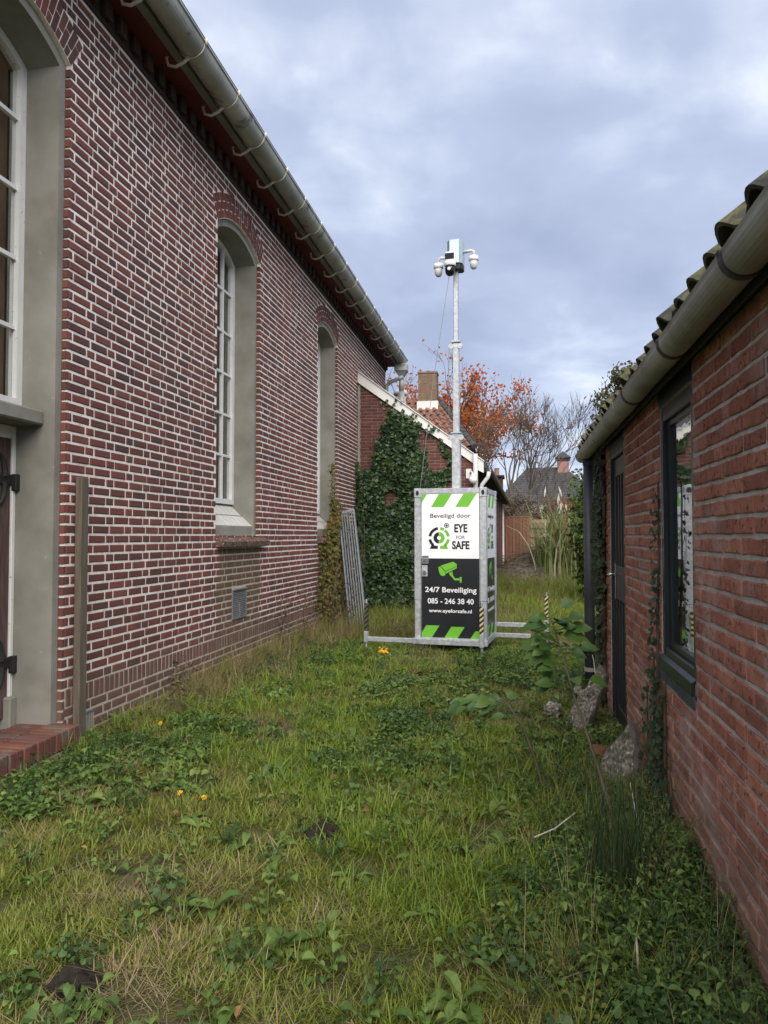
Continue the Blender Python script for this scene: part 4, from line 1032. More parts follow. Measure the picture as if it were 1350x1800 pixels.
# ------------------------------------------------------------------ shed on the right
SX = .72
shed = root('shed_building', 'low red brick shed with mossy tiles, dark window and dark door, on the right', 'shed', (SX+1, 3.5, 0))
SY0, SY1, SZT = .3, 6.66, 2.16
SWIN = (3.27, 4.0, .80, 2.07); SDOOR = (5.30, 6.14, -.02, 2.07)
def shed_walls():
    b = MB()
    for ya, yb, za, zb_ in ((SY0, SWIN[0], -.3, SZT), (SWIN[0], SWIN[1], -.3, SWIN[2]), (SWIN[0], SWIN[1], SWIN[3], SZT), (SWIN[1], SDOOR[0], -.3, SZT), (SDOOR[0], SDOOR[1], SDOOR[3], SZT), (SDOOR[1], SY1, -.3, SZT)):
        b.box((SX+.0035, ya, za), (SX+.22, yb, zb_))
    w = b.build('wall', M['mortar_shed'], shed)
    pcs = []; HC = .0672; J = .0165; k = 0; z = -.06
    while z < SZT-.05:
        z0, z1 = z+J/2, z+HC-J/2; hs = []
        if z1 > SWIN[2]-.02: hs.append((SWIN[0]-.004, SWIN[1]+.004))
        if z1 > SDOOR[2]: hs.append((SDOOR[0]-.004, SDOOR[1]+.004))
        u = SY0-(.1135 if k % 2 else 0)+random.uniform(-.012, .012)
        while u < SY1:
            L_ = .1 if random.random() < .12 else .214
            a, e = max(u, SY0), min(u+L_+random.uniform(-.006, .006), SY1)
            if e-a > .03:
                for q in cut((a, e), hs): pcs.append(rect(*q, z0+random.uniform(-.001, .001), z1+random.uniform(-.001, .001)))
            u += L_+.0145
        z += HC; k += 1
    lay_bricks(w, 'shed', lambda u, z, d: V(SX-d, u, z), lambda u, z, d: (-d, u, z), pcs, M['brick_shed'], 300, p=.0035, pj=.003, depth=.02, rough=True)
    # end wall
    b = MB(); b.box((SX+.225, SY1-.2, -.3), (4.5, SY1-.009, SZT)); b.prism([(SX+.225, SY1-.2, SZT+.001), (4.5, SY1-.2, SZT+.001), (2.6, SY1-.2, 3.4)], (0, .19, 0)); ew = b.build('end_wall', M['mortar_shed'], shed)
    pcs = []; z = -.06; k = 0
    while z < SZT-.05:
        u = SX+.003+(.1 if k % 2 else 0)
        if k % 2: pcs.append(rect(SX+.001, SX+.09, z+J/2, z+HC-J/2))
        while u < 4.4: pcs.append(rect(u, u+.214, z+J/2, z+HC-J/2)); u += .2265
        z += HC; k += 1
    lay_bricks(ew, 'shed_end', lambda u, z, d: V(u, SY1-.006+d, z), lambda u, z, d: (u, d, z), pcs, M['brick_shed'], 0, p=.005, depth=.01)
    b = MB(); b.box((4.3, SY0, -.3), (4.5, SY1-.21, SZT)); b.box((SX+.225, SY0, -.3), (4.29, SY0+.2, SZT)); b.build('back_walls', M['brick_shed'], shed)
    b = MB(); b.box((SX+.75, SY0+.21, 0), (SX+.8, SY1-.21, SZT)); b.box((SX+.225, SY0+.21, -.02), (SX+.74, SY1-.21, .0)); b.build('interior', M['interior_dark'], shed)
shed_walls()
def shed_window():
    y0, y1, z0, z1 = SWIN; G = M['green_paint']
    b = MB(); t = .055; xa, xb = SX+.006, SX+.105
    b.cbox((xa, y0, z0), (xb, y0+t, z1), .004); b.cbox((xa, y1-t, z0), (xb, y1, z1), .004); b.cbox((xa+.002, y0+t, z1-.07), (xb-.002, y1-t, z1), .004); b.cbox((xa+.002, y0+t, z0+.002), (xb-.002, y1-t, z0+.06), .004)
    w = b.build('window', G, shed)
    i = .03; b = MB(); xa2, xb2 = SX+.028, SX+.06
    ya, yb, za, zb_ = y0+t+.001, y1-t-.001, z0+.061, z1-.071
    b.cbox((xa2, ya, za), (xb2, ya+i, zb_), .003); b.cbox((xa2, yb-.045, za), (xb2, yb, zb_), .003); b.cbox((xa2+.001, ya+i, zb_-i), (xb2-.001, yb-.045, zb_), .003); b.cbox((xa2+.001, ya+i, za), (xb2-.001, yb-.045, za+i), .003)
    b.build('sash', G, w)
    b = MB(); b.box((SX+.040, ya+i-.005, za+i-.005), (SX+.044, yb-.04, zb_-i+.005)); b.build('pane', M['glass_shed'], w)
    b = MB(); b.prism([(SX+.005, y0+.002, z0+.022), (SX-.016, y0+.002, z0+.008), (SX-.016, y0+.002, z0-.045), (SX+.005, y0+.002, z0-.045)], (0, y1-y0-.004, 0)); b.build('window_sill', G, shed)
    b = MB(); b.prism([(SX-.006, y0-.015, z0-.046), (SX-.014, y0-.015, z0-.05), (SX-.010, y0-.015, z0-.10), (SX-.004, y0-.015, z0-.10)], (0, y1-y0+.05, 0)); b.build('lead_apron', M['lead'], shed)
    b = MB(); b.cbox((SX-.004, y0-.002, z1+.001), (SX+.0, y1+.002, SZT-.002), .002); b.build('window_head', G, shed)
shed_window()
def shed_door():
    y0, y1, z0, z1 = SDOOR; A = M['anthracite']
    b = MB(); t = .05; xa, xb = SX+.006, SX+.10
    b.cbox((xa, y0, z0), (xb, y0+t, z1), .004); b.cbox((xa, y1-t, z0), (xb, y1, z1), .004); b.cbox((xa+.001, y0+t, z1-t), (xb-.001, y1-t, z1), .004); b.build('door_frame', A, shed)
    b = MB(); ya, yb = y0+t+.003, y1-t-.003; xd, xe = SX+.03, SX+.075
    st = .085
    b.cbox((xd, ya, z0+.02), (xe, ya+st, z1-t-.004), .004); b.cbox((xd, yb-st, z0+.02), (xe, yb, z1-t-.004), .004)
    for (a, c) in ((z0+.02, .12), (.93, 1.19), (1.88, z1-t-.004)): b.cbox((xd+.001, ya+st, a), (xe-.001, yb-st, c), .004)
    d = b.build('door', A, shed)
    c = MB(); c.cbox((SX-.004, y0-.002, z1+.001), (SX+.0, y1+.002, SZT-.002), .002); c.build('door_head', A, shed)
    n = 4; w = (yb-ya-2*st)/n
    for (za, zb_) in ((.121, .929), (1.191, 1.879)):
        for k in range(1, n): c = MB(); yy = ya+st+k*w; c.cbox((xd+.002, yy-.018, za), (xe-.002, yy+.018, zb_), .003); c.build('mullion', A, d)
        for k in range(n): c = MB(); yy = ya+st+k*w; c.box((xd+.024, yy+.0181 if k else yy, za), (xd+.028, yy+w-.0181 if k < n-1 else yy+w, zb_)); c.build('pane', M['glass_shed'], d)
    b = MB(); yy = yb-.05; b.cbox((xd-.008, yy-.02, .93), (xd-.001, yy+.02, 1.21), .002); pl = b.build('handle_plate', M['chrome'], d)
    b = MB(); b.tube([(xd-.008, yy, 1.12), (xd-.06, yy, 1.12)], .010, 8); b.tube([(xd-.058, yy+.01, 1.12), (xd-.06, yy-.12, 1.12)], .010, 8); b.build('lever', M['chrome'], pl, smooth=True)
    for z in (1.72, .98):
        c = MB(); c.tube([(xd-.014, y0+t-.004, z), (xd-.014, y0+t-.004, z+.12)], .009, 8); c.build('hinge', M['chrome'], d)
shed_door()
def shed_roof():
    xc, zc, r = .604, 2.178, .06
    ya, yb = SY0, 7.28
    b = MB(); b.cbox((xc+.07, ya, 2.163), (SX+.3, yb-.02, 2.185), .003); b.build('soffit', M['dark_wood'], shed)
    b = MB(); b.cbox((xc+.062, ya, 2.12), (xc+.069, yb-.02, 2.26), .002); b.build('fascia', M['dark_wood'], shed)
    prof = [(xc+r*math.cos(math.pi+math.pi*k/14), zc+r*math.sin(math.pi+math.pi*k/14)) for k in range(15)]
    prof = [(xc-r-.004, zc+.012)]+prof
    pr = prof+[(xc+(x-xc)*.94, zc+(z-zc)*.94+.002) for x, z in reversed(prof)]
    b = MB(); b.prism([(x, ya, z) for x, z in pr], (0, yb-ya, 0)); b.prism([(x, yb, z) for x, z in prof], (0, .012, 0)); g = b.build('gutter', M['pvc_gutter'], shed)
    def ring(y, w, m, s):
        q = [(xc+(x-xc)*s, zc+(z-zc)*s) for x, z in prof]; i = [(xc+(x-xc)*1.005, zc+(z-zc)*1.005) for x, z in reversed(prof)]
        c = MB(); c.prism([(x, y, z) for x, z in q+i], (0, w, 0)); c.build('gutter_clip', M[m], g)
    for y in (1.35, 2.1, 3.02, 4.05): ring(y, .03, 'black_rubber', 1.09)
    for y, w in ((4.42, .09), (5.0, .03), (5.75, .03), (6.5, .1)): ring(y, w, 'pvc_gutter', 1.08)
    b = MB(); b.lathe([(.052, 0), (.052, -.06), (.042, -.09)], (.632, 6.95, 2.13), 16); b.tube([(.632, 6.95, 2.06), (.632, 6.95, .02)], .047, 18); d = b.build('downpipe', M['pvc_dark'], shed, smooth=True)
    b = MB(); b.tube([(.632, 6.95, .20), (.632, 6.95, .235)], .053, 18); b.build('pipe_collar', M['pvc_gutter'], d)
    # pantiles: three courses, every tile its own piece
    ang = R(37); dirv = V(math.cos(ang), 0, math.sin(ang)); nrm = V(-math.sin(ang), 0, math.cos(ang))
    wt, lt = .222, .34
    def tile_mesh(seed):
        random.seed(seed); b = MB(); n = 12; pts = []
        for k in range(n+1):
            u = k/n
            h = .04*math.sin(math.pi*min(1, u/.52))**.8 if u < .52 else -.016*math.sin(math.pi*(u-.52)/.48)
            pts.append((u*(wt+.02), h))
        vs_ = []
        for l in (0, .5, 1):
            for th_ in (0, -.016):
                for (y, h) in pts: vs_.append(dirv*(l*lt)+V(0, -y, 0)+nrm*(h+th_+random.uniform(-.0015, .0015)))
        m = n+1; fs = []
        for l in range(2):
            for k in range(n):
                a = l*2*m+k; fs += [(a, a+1, a+2*m+1, a+2*m), (a+m, a+3*m, a+3*m+1, a+m+1)]
            for e in (0, n): a = l*2*m+e; fs.append((a, a+m, a+3*m, a+2*m))
        for k in range(n): fs += [(k, k+m, k+m+1, k+1), (4*m+k, 4*m+k+1, 5*m+k+1, 5*m+k)]
        b.add(vs_, fs); return b.mesh('roof_tile', M['tile_moss'], smooth=False)
    tm = [tile_mesh(s) for s in range(5)]; random.seed(11)
    base = V(.572, 0, 2.236)
    b = MB(); u0 = base+dirv*.06-nrm*.035; u1 = base+dirv*2.55-nrm*.035
    b.prism([(u0.x, ya, u0.z), (u1.x, ya, u1.z), (u1.x-.02, ya, u1.z-.03), (u0.x-.0, ya, u0.z-.03)], (0, yb-ya, 0)); dk = b.build('roof', M['tile_dark'], shed)
    for c in range(3):
        y = yb+.0
        while y > ya+.1:
            p = base+dirv*(c*(lt-.07))+nrm*(.012*c*0)+V(0, y, 0)
            o = put('roof_tile', random.choice(tm), dk, p+V(random.uniform(-.018, .014), random.uniform(-.012, .012), random.uniform(-.006, .009)), (random.uniform(-.02, .02), random.uniform(-.012, .02)-(.03 if c else 0), random.uniform(-.02, .02)))
            y -= wt
    b = MB(); p = base+dirv*.88+nrm*.02; q = base+dirv*2.55+nrm*.02
    b.prism([(p.x, ya, p.z), (q.x, ya, q.z), (q.x, ya, q.z-.02), (p.x, ya, p.z-.02)], (0, yb-ya, 0)); b.build('upper_slope', M['tile_moss'], shed)
    b = MB(); b.prism([(q.x, ya, q.z), (4.9, ya, 2.2), (4.9, ya, 2.17), (q.x, ya, q.z-.03)], (0, yb-ya, 0)); b.build('rear_slope', M['tile_moss'], shed)
    b = MB(); b.prism([(base.x+.02, yb-.0, 2.19), (base.x-.0, yb, 2.24), (q.x, yb, q.z), (q.x, yb, q.z-.12)], (0, .02, 0)); b.build('verge_board', M['pvc_gutter'], shed)
shed_roof()
def shed_ivy():
    r = root('ivy_plant', 'dense ivy climbing the corner of the brick shed beside the dark downpipe', 'ivy', (.72, 6.6, 0))
    b = MB()
    for _ in range(1700):
        z = random.uniform(.15, 2.1); y = random.gauss(6.52, .09)
        if y < 6.2 or y > 6.85: continue
        d = random.random()*(.05+.06*max(0, mnoise.noise(Vector((z*3, 7, 0)))+.4))
        if z < .9 and random.random() < .55: continue
        leaf(b, (max(.665, SX-.01-d), min(y, 6.66), z), (-1, -.5+random.gauss(0, .4), random.gauss(.3, .4)), random.uniform(.04, .07))
    for _ in range(330):
        z = random.gauss(1.45, .2); t = random.random()
        leaf(b, (SX-.02-.05*t-random.random()*.02, 6.45+.2*t, z-.1*t), (-1, -.9, .3), random.uniform(.035, .06))
    b.build('foliage', M['ivy_dull'], r, kind='stuff')
    s = MB()
    for k in range(9):
        y = random.uniform(6.38, 6.62); pts = []; z = 0
        while z < 2.05: pts.append((SX-.02-random.random()*.01, y, z)); z += .15; y += random.gauss(0, .016)
        s.tube(pts, [.022*(1-.5*i/len(pts))*random.uniform(.8, 1.2) for i in range(len(pts))], 6)
    s.build('stems', M['ivy_stem'], r, kind='stuff')
    r = root('ivy_plant', 'thin ivy creeper climbing the brick shed below and beside its dark green window', 'ivy', (.7, 3.95, 0))
    b = MB(); s = MB()
    for k, (y, top, rad, den) in enumerate(((4.03, 1.75, .010, 34), (3.86, .72, .010, 18), (4.16, .82, .008, 14), (4.32, .62, .007, 8), (3.93, .75, .007, 14), (3.72, .45, .007, 6), (3.98, .5, .02, 10))):
        pts = []; z = 0
        while z < top: pts.append((SX-.016, y, z)); z += .1; y += random.gauss(0, .012)
        s.tube(pts, [rad*(1-.55*i/len(pts)) for i in range(len(pts))], 6)
        for _ in range(den*3):
            i = random.random()**.8; q = pts[int(i*(len(pts)-1))]
            if k and i > .1 and random.random() < .3: continue
            leaf(b, (q[0]-random.uniform(.004, .035), q[1]+random.gauss(0, .022), q[2]+random.uniform(-.05, .05)), (-1, -.6+random.gauss(0, .35), random.gauss(.5, .3)), random.uniform(.022, .045))
    for _ in range(70): leaf(b, (SX-random.uniform(.02, .06), 3.98+random.gauss(0, .07), random.uniform(.0, .45)), (-1, -.7, .4), random.uniform(.025, .045))
    b.build('foliage', M['ivy_dull'], r, kind='stuff'); s.build('stems', M['ivy_stem'], r, kind='stuff')
shed_ivy()

# ------------------------------------------------------------------ broken concrete beside the shed
def slab(name, label, outline, org, normal, thick, seed):
    """irregular slab: outline (a,b) in its plane, rough exposed-aggregate face"""
    random.seed(seed); n = Vector(normal).normalized(); up = V(0, 0, 1); up = (up-n*up.dot(n)).normalized(); sd_ = up.cross(n)
    org = Vector(org); pts = []
    m = len(outline)
    for i in range(m):
        a, c = Vector(outline[i]), Vector(outline[(i+1) % m])
        for t in (0, .34, .67): q = a.lerp(c, t)+Vector((random.gauss(0, .007), random.gauss(0, .007))); pts.append(q)
    b = MB(); rings = []
    cen = sum(pts, Vector((0, 0)))/len(pts)
    for (s, d) in ((1, 0), (1.02, thick*.5), (.97, thick*.9), (.78, thick*1.0), (.5, thick*1.02), (.22, thick*1.0)):
        rings.append([org+sd_*(cen.x+(q.x-cen.x)*s)+up*(cen.y+(q.y-cen.y)*s)+n*(d+random.gauss(0, .006)) for q in pts])
    k = len(pts); vs_ = [v for r_ in rings for v in r_]; fs = [tuple(reversed(range(k)))]
    mi = [1]
    for r_ in range(len(rings)-1):
        for i in range(k): fs.append((r_*k+i, r_*k+(i+1) % k, (r_+1)*k+(i+1) % k, (r_+1)*k+i)); mi.append(1 if r_ < 2 else 0)
    fs.append(tuple((len(rings)-1)*k+i for i in range(k))); mi.append(0)
    b.v = [tuple(v) for v in vs_]; b.f = fs; b.mi = mi
    return tag(b.build(name, [M['rubble'], M['rubble_side']], org=(org.x, org.y, 0)), label, 'concrete slab')
slab('concrete_slab', 'broken concrete slab with pebbly face leaning on the shed below its door, nearer one', [(-.05, -.16), (.10, -.12), (.17, .08), (.16, .17), (.07, .31), (-.02, .17), (-.08, .0)], (.545, 4.50, .04), (-.72, -.62, .32), .07, 3)
slab('concrete_slab', 'broken concrete slab with pebbly face leaning at the foot of the downpipe, farther one', [(-.16, -.12), (.02, -.1), (.12, .16), (.17, .38), (.10, .47), (.02, .3), (-.08, .12)], (.47, 5.72, .0), (-.62, -.72, .22), .07, 5)
random.seed(21)
def stone(name, label, loc, s, m, seed, cat='stone'):
    rs = random.Random(seed); b = MB(); n, k = 12, 7; vs_ = []
    for j in range(k+1):
        t = math.pi*j/k
        for i in range(n):
            a = 2*math.pi*i/n; v = V(math.sin(t)*math.cos(a), math.sin(t)*math.sin(a), math.cos(t))
            d = 1+.35*mnoise.noise(v*1.7+V(seed, 0, 0))+.12*mnoise.noise(v*5+V(seed, 3, 0))+rs.uniform(-.03, .03)
            vs_.append(V(loc[0]+v.x*s[0]*d, loc[1]+v.y*s[1]*d, loc[2]+v.z*s[2]*d))
    fs = [(j*n+i, j*n+(i+1) % n, (j+1)*n+(i+1) % n, (j+1)*n+i) for j in range(k) for i in range(n)]
    b.add(vs_, fs); return tag(b.build(name, M[m], org=(loc[0], loc[1], 0)), label, cat)
stone('stone', 'pale pebbly lump of concrete lying in the grass left of the downpipe', (.262, 6.0, .05), (.075, .09, .07), 'rubble', 2)
stone('stone', 'small pale stone in the weeds right beside the downpipe foot', (.50, 6.6, .07), (.05, .06, .06), 'rubble', 5)
stone('brick_rubble', 'broken orange brick lying between the two leaning concrete slabs', (.50, 4.95, .04), (.06, .09, .04), 'step_brick', 9, 'brick')
def clod(label, x, y, R_, seed):
    rs = random.Random(seed); r = root('soil_clod', label, 'soil', (x, y, 0)); z0 = gz(x, y)
    def lump(b, c, s_, sd):
        n, k = 9, 6; vs_ = []
        for j in range(k+1):
            for i in range(n):
                t, a = math.pi*j/k, 2*math.pi*i/n; v = V(math.sin(t)*math.cos(a), math.sin(t)*math.sin(a), math.cos(t)*.8)
                vs_.append(Vector(c)+v*s_*(1+.6*mnoise.noise(v*1.6+V(sd, 0, 0))+.3*mnoise.noise(v*4+V(0, sd, 0))))
        b.add(vs_, [(j*n+i, j*n+(i+1) % n, (j+1)*n+(i+1) % n, (j+1)*n+i) for j in range(k) for i in range(n)])
    b = MB(); lump(b, (x, y, z0+R_*.45), R_*.8, seed); b.build('clod_body', M['soil'], r)
    b = MB()
    for k in range(70):
        a = rs.uniform(0, 6.28); d = R_*1.5*rs.random()**.7; lump(b, (x+d*math.cos(a), y+d*math.sin(a), z0+max(.01, R_*(1.0-.62*d/R_))*rs.uniform(.6, 1)), R_*rs.uniform(.10, .32), seed+k*1.7)
    b.build('crumbs', M['soil'], r, kind='stuff')
clod('dark lump of soil on the lawn in front of the tower', -.903, 3.40, .07, 4)
clod('dark molehill soil at the near left corner of the lawn', -1.37, 2.14, .06, 7)
b = MB(); b.cbox((.50, 2.15, -.02), (.68, 2.52, .075), .012)
tag(b.build('paving_stone', M['rubble_side'], org=(.58, 2.3, 0)), 'flat brown paving stone half hidden in weeds at the shed wall, near corner', 'stone')

# ------------------------------------------------------------------ fence, gate, mound, far plants
FY = 29.0
def fence():
    g = root('garden_gate', 'reddish brown gate of upright boards at the end of the yard', 'gate', (-.05, FY, 0))
    b = MB(); b.cbox((-.62, FY+.035, .35), (.42, FY+.07, .45), .005); b.cbox((-.62, FY+.036, 1.7), (.42, FY+.07, 1.8), .005); b.build('ledger_rails', M['fence_brown'], g)
    x = -.62; k = 0
    while x < .40:
        b = MB(); b.cbox((x, FY-.002*(k % 2), .0), (x+.118, FY+.032, 2.13+random.uniform(-.01, .01)), .004); b.build('board', M['fence_brown'], g); x += .132; k += 1
    b = MB(); b.cbox((-.64, FY-.01, 2.145), (.44, FY+.06, 2.185), .006); b.build('cap_rail', M['fence_brown'], g)
    b = MB(); b.tube([(.33, FY-.04, .95), (.33, FY-.04, 1.12)], .015, 8); b.build('handle', M['chrome'], g)
    f = root('slat_fence', 'tan wooden fence of overlapping horizontal slats right of the brown gate', 'fence', (2.4, FY, 0))
    for k in range(11):
        z = .1+k*.18
        for (a, c) in ((.47, 2.3), (2.31, 4.1), (4.11, 6.0)):
            b = MB(); y = FY+(.0 if k % 2 else .06); b.cbox((a, y, z), (c, y+.025, z+.15+.02*(k % 2)), .004); b.build('slat', M['fence_slat'], f)
    for x in (.455, 2.305, 4.105, 6.0):
        b = MB(); b.cbox((x-.045, FY+.075, 0), (x+.045, FY+.165, 2.15), .006); b.build('post', M['fence_slat'], f)
fence()
def mound():
    b = MB(); nx, ny = 44, 22; vs_ = []
    for j in range(ny+1):
        for i in range(nx+1):
            u, v = i/nx*2-1, j/ny*2-1; x = 1.0+u*2.6; y = 24.6+v*2.6; r = min(1, math.hypot(u, v))
            z = .0+.95*(math.cos(r*math.pi)*.5+.5)**.7+.14*mnoise.noise(Vector((x*1.6, y*1.6, 2)))*(1-r)+.05*mnoise.noise(Vector((x*6, y*6, 5)))*(1-r)
            vs_.append((x, y, z if r < 1 else -.05))
    b.add(vs_, [(j*(nx+1)+i, j*(nx+1)+i+1, (j+1)*(nx+1)+i+1, (j+1)*(nx+1)+i) for j in range(ny) for i in range(nx)])
    M['mound'] = mat('grey_brown_cuttings', [(0,(.10,.085,.065)),(.5,(.19,.165,.13)),(1,(.28,.25,.20))], scale=12, rough=1, bump=1, bscale=30, bdist=.05, spots=[(2, .5, .7, (.07,.085,.03), .6)])
    r = root('cuttings_heap', 'grey brown heap of dead cuttings in front of the fence', 'heap', (1.0, 24.6, 0))
    b.build('heap_body', M['mound'], r, smooth=True)
    t = MB()
    for _ in range(1500):
        u = random.uniform(0, 6.28); rr = random.random()**.6; x, y = 1.0+2.4*rr*math.cos(u), 24.6+2.4*rr*math.sin(u)
        z = .95*(math.cos(rr*.92*math.pi)*.5+.5)**.7+.02; a = random.uniform(0, 6.28); L_ = random.uniform(.25, .8)
        d = V(math.cos(a)*L_, math.sin(a)*L_, random.uniform(-.1, .25)); p = V(x, y, z)
        t.tube([p, p+d*.5+V(0, 0, random.uniform(0, .1)), p+d], [.007, .005, .002], 3, cap=False)
    t.build('twigs', M['brown_twig'], r, kind='stuff')
mound()

def grow(b, leaves, p, d, L_, rad, lev, maxlev, spread=.55, upb=.25, nseg=4, kids=(3, 5), shrink=.68, wig=.12, leafy=0):
    pts = [p.copy()]; rs = [rad]; q = p.copy(); dd = d.copy()
    for i in range(nseg):
        dd = (dd+V(random.gauss(0, wig), random.gauss(0, wig), random.gauss(0, wig)+upb*.12)).normalized(); q = q+dd*(L_/nseg); pts.append(q.copy()); rs.append(rad*(1-.62*(i+1)/nseg))
    b.tube(pts, rs, 7 if lev == 0 else (5 if lev < 3 else 3), cap=lev < 2)
    if lev >= maxlev-leafy:
        for k in range(1, nseg+1): leaves.append(pts[k])
    if lev >= maxlev: return
    n = random.randint(*kids)
    for k in range(n):
        t = random.uniform(.3, 1) if k else 1.0; i = min(nseg-1, int(t*nseg)); f = t*nseg-i; s = pts[i].lerp(pts[i+1], min(1, f))
        ax = dd.orthogonal().normalized(); ax.rotate(Matrix.Rotation(random.uniform(0, 6.28), 3, dd))
        nd_ = (dd*math.cos(spread)+ax*math.sin(spread)*random.uniform(.6, 1.2)+V(0, 0, upb*random.uniform(.3, 1))).normalized()
        grow(b, leaves, s, nd_, L_*shrink*random.uniform(.75, 1.15), max(.011, rs[i]*random.uniform(.55, .74)), lev+1, maxlev, spread, upb, nseg, kids, shrink, wig, leafy)
def bare_tree():
    random.seed(5)
    r = root('bare_tree', 'leafless grey tree with many thin spreading branches behind the garden fence', 'tree', (-.2, 34, 0))
    b = MB(); lv = []
    b.tube([(-.2, 34, -.1), (-.22, 34, .6), (-.2, 34, 1.2)], [.22, .18, .17], 8); t = b.build('trunk', M['bark'], r); b = MB()
    for (dx, L_, rad, dz) in ((-.30, 2.7, .085, .95), (-.05, 3.0, .10, 1.0), (.22, 3.2, .10, .95), (.5, 3.2, .10, .85), (.85, 3.1, .09, .7), (1.25, 2.9, .08, .5), (-.7, 2.1, .07, .7)):
        grow(b, lv, V(-.2+dx*.1, 34+random.uniform(-.1, .1), 1.0), V(dx, random.uniform(-.35, .35), dz).normalized(), L_*1.08, rad*1.15, 0, 4, .5, .28, 5, (3, 5), .66, .10)
    b.build('branches', M['bark'], r)
    l = MB()
    for p in random.sample(lv, 26): leaf(l, p, (random.gauss(0, 1), -1, random.gauss(0, 1)), .13, shape=1)
    l.build('last_leaves', M['red_leaf'], r, kind='stuff')
bare_tree()
def red_tree():
    random.seed(12)
    r = root('autumn_tree', 'tree with red and orange autumn leaves rising behind the lean-to roof', 'tree', (-3.4, 38, 0))
    b = MB(); lv = []
    b.tube([(-3.4, 38, -.1), (-3.3, 38, 2), (-3.35, 38, 4)], [.32, .26, .22], 9); b.build('trunk', M['bark_dark'], r); b = MB()
    for k in range(12):
        a = k*2.4; sp = random.uniform(.35, 1.0)
        grow(b, lv, V(-3.35, 38, random.uniform(3.3, 4.5)), V(math.cos(a)*sp, math.sin(a)*sp*.8, 1).normalized(), random.uniform(2.5, 3.3), .11, 0, 3, .55, .2, 4, (3, 5), .68, .12, leafy=1)
    b.build('branches', M['bark_dark'], r)
    l = MB()
    for p in lv:
        dens = .5+.9*max(-.35, mnoise.noise(p*.42))-.075*max(0, p.z-7.4)*2
        for _ in range(6):
            if random.random() > dens*.8: continue
            q = p+V(random.gauss(0, .16), random.gauss(0, .16), random.gauss(0, .14))
            leaf(l, q, (random.gauss(0, .7), -1, random.gauss(.3, .7)), random.uniform(.10, .19), shape=1)
    l.build('crown', M['red_leaf'], r, kind='stuff')
red_tree()
def blob_foliage(b, n, fn, size, shape=1):
    for _ in range(n):
        p, nn = fn(); leaf(b, p, nn, random.uniform(*size), shape=shape)
def conifer():
    random.seed(3)
    r = root('conifer_tree', 'dark green and brown tipped conifer rising above the shed roof', 'tree', (2.45, 17, 0))
    b = MB(); b.tube([(2.45, 17, -.1), (2.45, 17, 2.5), (2.45, 17, 5.2)], [.13, .09, .02], 8); b.build('trunk', M['bark_dark'], r)
    l = MB(); br = MB()
    for k in range(330):
        z = .3+5.0*random.random()**.9; rmax = 1.25*(1-((z-1.5)/4.1)**2)**.5 if 1.5 < z < 5.55 else 1.2; a = random.uniform(0, 6.28)
        rmax *= .75+.4*mnoise.noise(Vector((math.cos(a)*1.6, math.sin(a)*1.6, z*1.5)))+.1
        z = z*.93; e = V(2.45+math.cos(a)*rmax, 17+math.sin(a)*rmax, z+.2); s = V(2.45, 17, z-.25)
        br.tube([s, s.lerp(e, .5), e], [.012, .008, .003], 3, cap=False)
        for i in range(44):
            t = random.random()**.45; q = s.lerp(e, t)+V(random.gauss(0, .07), random.gauss(0, .07), random.gauss(0, .08))
            leaf(l, q, (math.cos(a)+random.gauss(0, .5), math.sin(a)+random.gauss(0, .5), random.gauss(.3, .5)), random.uniform(.05, .11), shape=1)
    l.build('crown', M['conifer'], r, kind='stuff'); br.build('branches', M['bark_dark'], r)
conifer()
def bush(name, label, cen, rad, n, m, size, seed, twig='bark', cat='bush', shape=1):
    random.seed(seed); r = root(name, label, cat, (cen[0], cen[1], 0)); l = MB(); s = MB()
    for _ in range(n):
        v = V(random.gauss(0, 1), random.gauss(0, 1), random.gauss(0, 1)).normalized(); k = random.random()**.35*(.8+.45*mnoise.noise(v*2.2+V(seed, 0, 0)))
        p = V(cen[0]+v.x*rad[0]*k, cen[1]+v.y*rad[1]*k, cen[2]+v.z*rad[2]*k)
        if p.z < .02: continue
        leaf(l, p, v+V(random.gauss(0, .6), random.gauss(0, .6), random.gauss(.2, .6)), random.uniform(*size), shape=shape)
    l.build('foliage', M[m], r, kind='stuff')
    for k in range(14):
        a = random.uniform(0, 6.28); e = V(cen[0]+math.cos(a)*rad[0]*.6, cen[1]+math.sin(a)*rad[1]*.6, cen[2]+rad[2]*random.uniform(.2, .8)); p = V(cen[0]+random.gauss(0, .1), cen[1]+random.gauss(0, .1), 0)
        s.tube([p, p.lerp(e, .5)+V(random.gauss(0, .1), 0, .1), e], [.025, .016, .006], 5)
    s.build('stems', M[twig], r)
    return r
bush('hedge_shrub', 'tall green hedge shrub just left of the dark downpipe, below the conifer', (1.85, 16.2, 1.35), (.95, 1.3, 1.95), 10000, 'hedge', (.06, .12), 31)
bush('hedge_shrub', 'green hedge shrub behind the slat fence beside the pampas reeds', (2.9, 30.5, 1.5), (1.2, 1.0, 1.9), 5200, 'hedge', (.10, .19), 32)
bush('twig_bush', 'brown leafless bush behind the garden gate at the foot of the bare tree', (-.1, 31.5, 1.5), (1.5, 1.0, 1.75), 5200, 'brown_twig', (.20, .5), 33, shape=2)
bush('twig_bush', 'brown leafless bush behind the slat fence under the dark roofed house', (1.6, 33.0, 1.6), (1.3, 1.0, 1.6), 4200, 'brown_twig', (.20, .5), 34, shape=2)
bush('red_shrub', 'rusty red shrub in front of the dark roofed house', (2.6, 40, 2.4), (1.3, 1.0, 1.15), 2600, 'red_leaf', (.10, .2), 35)
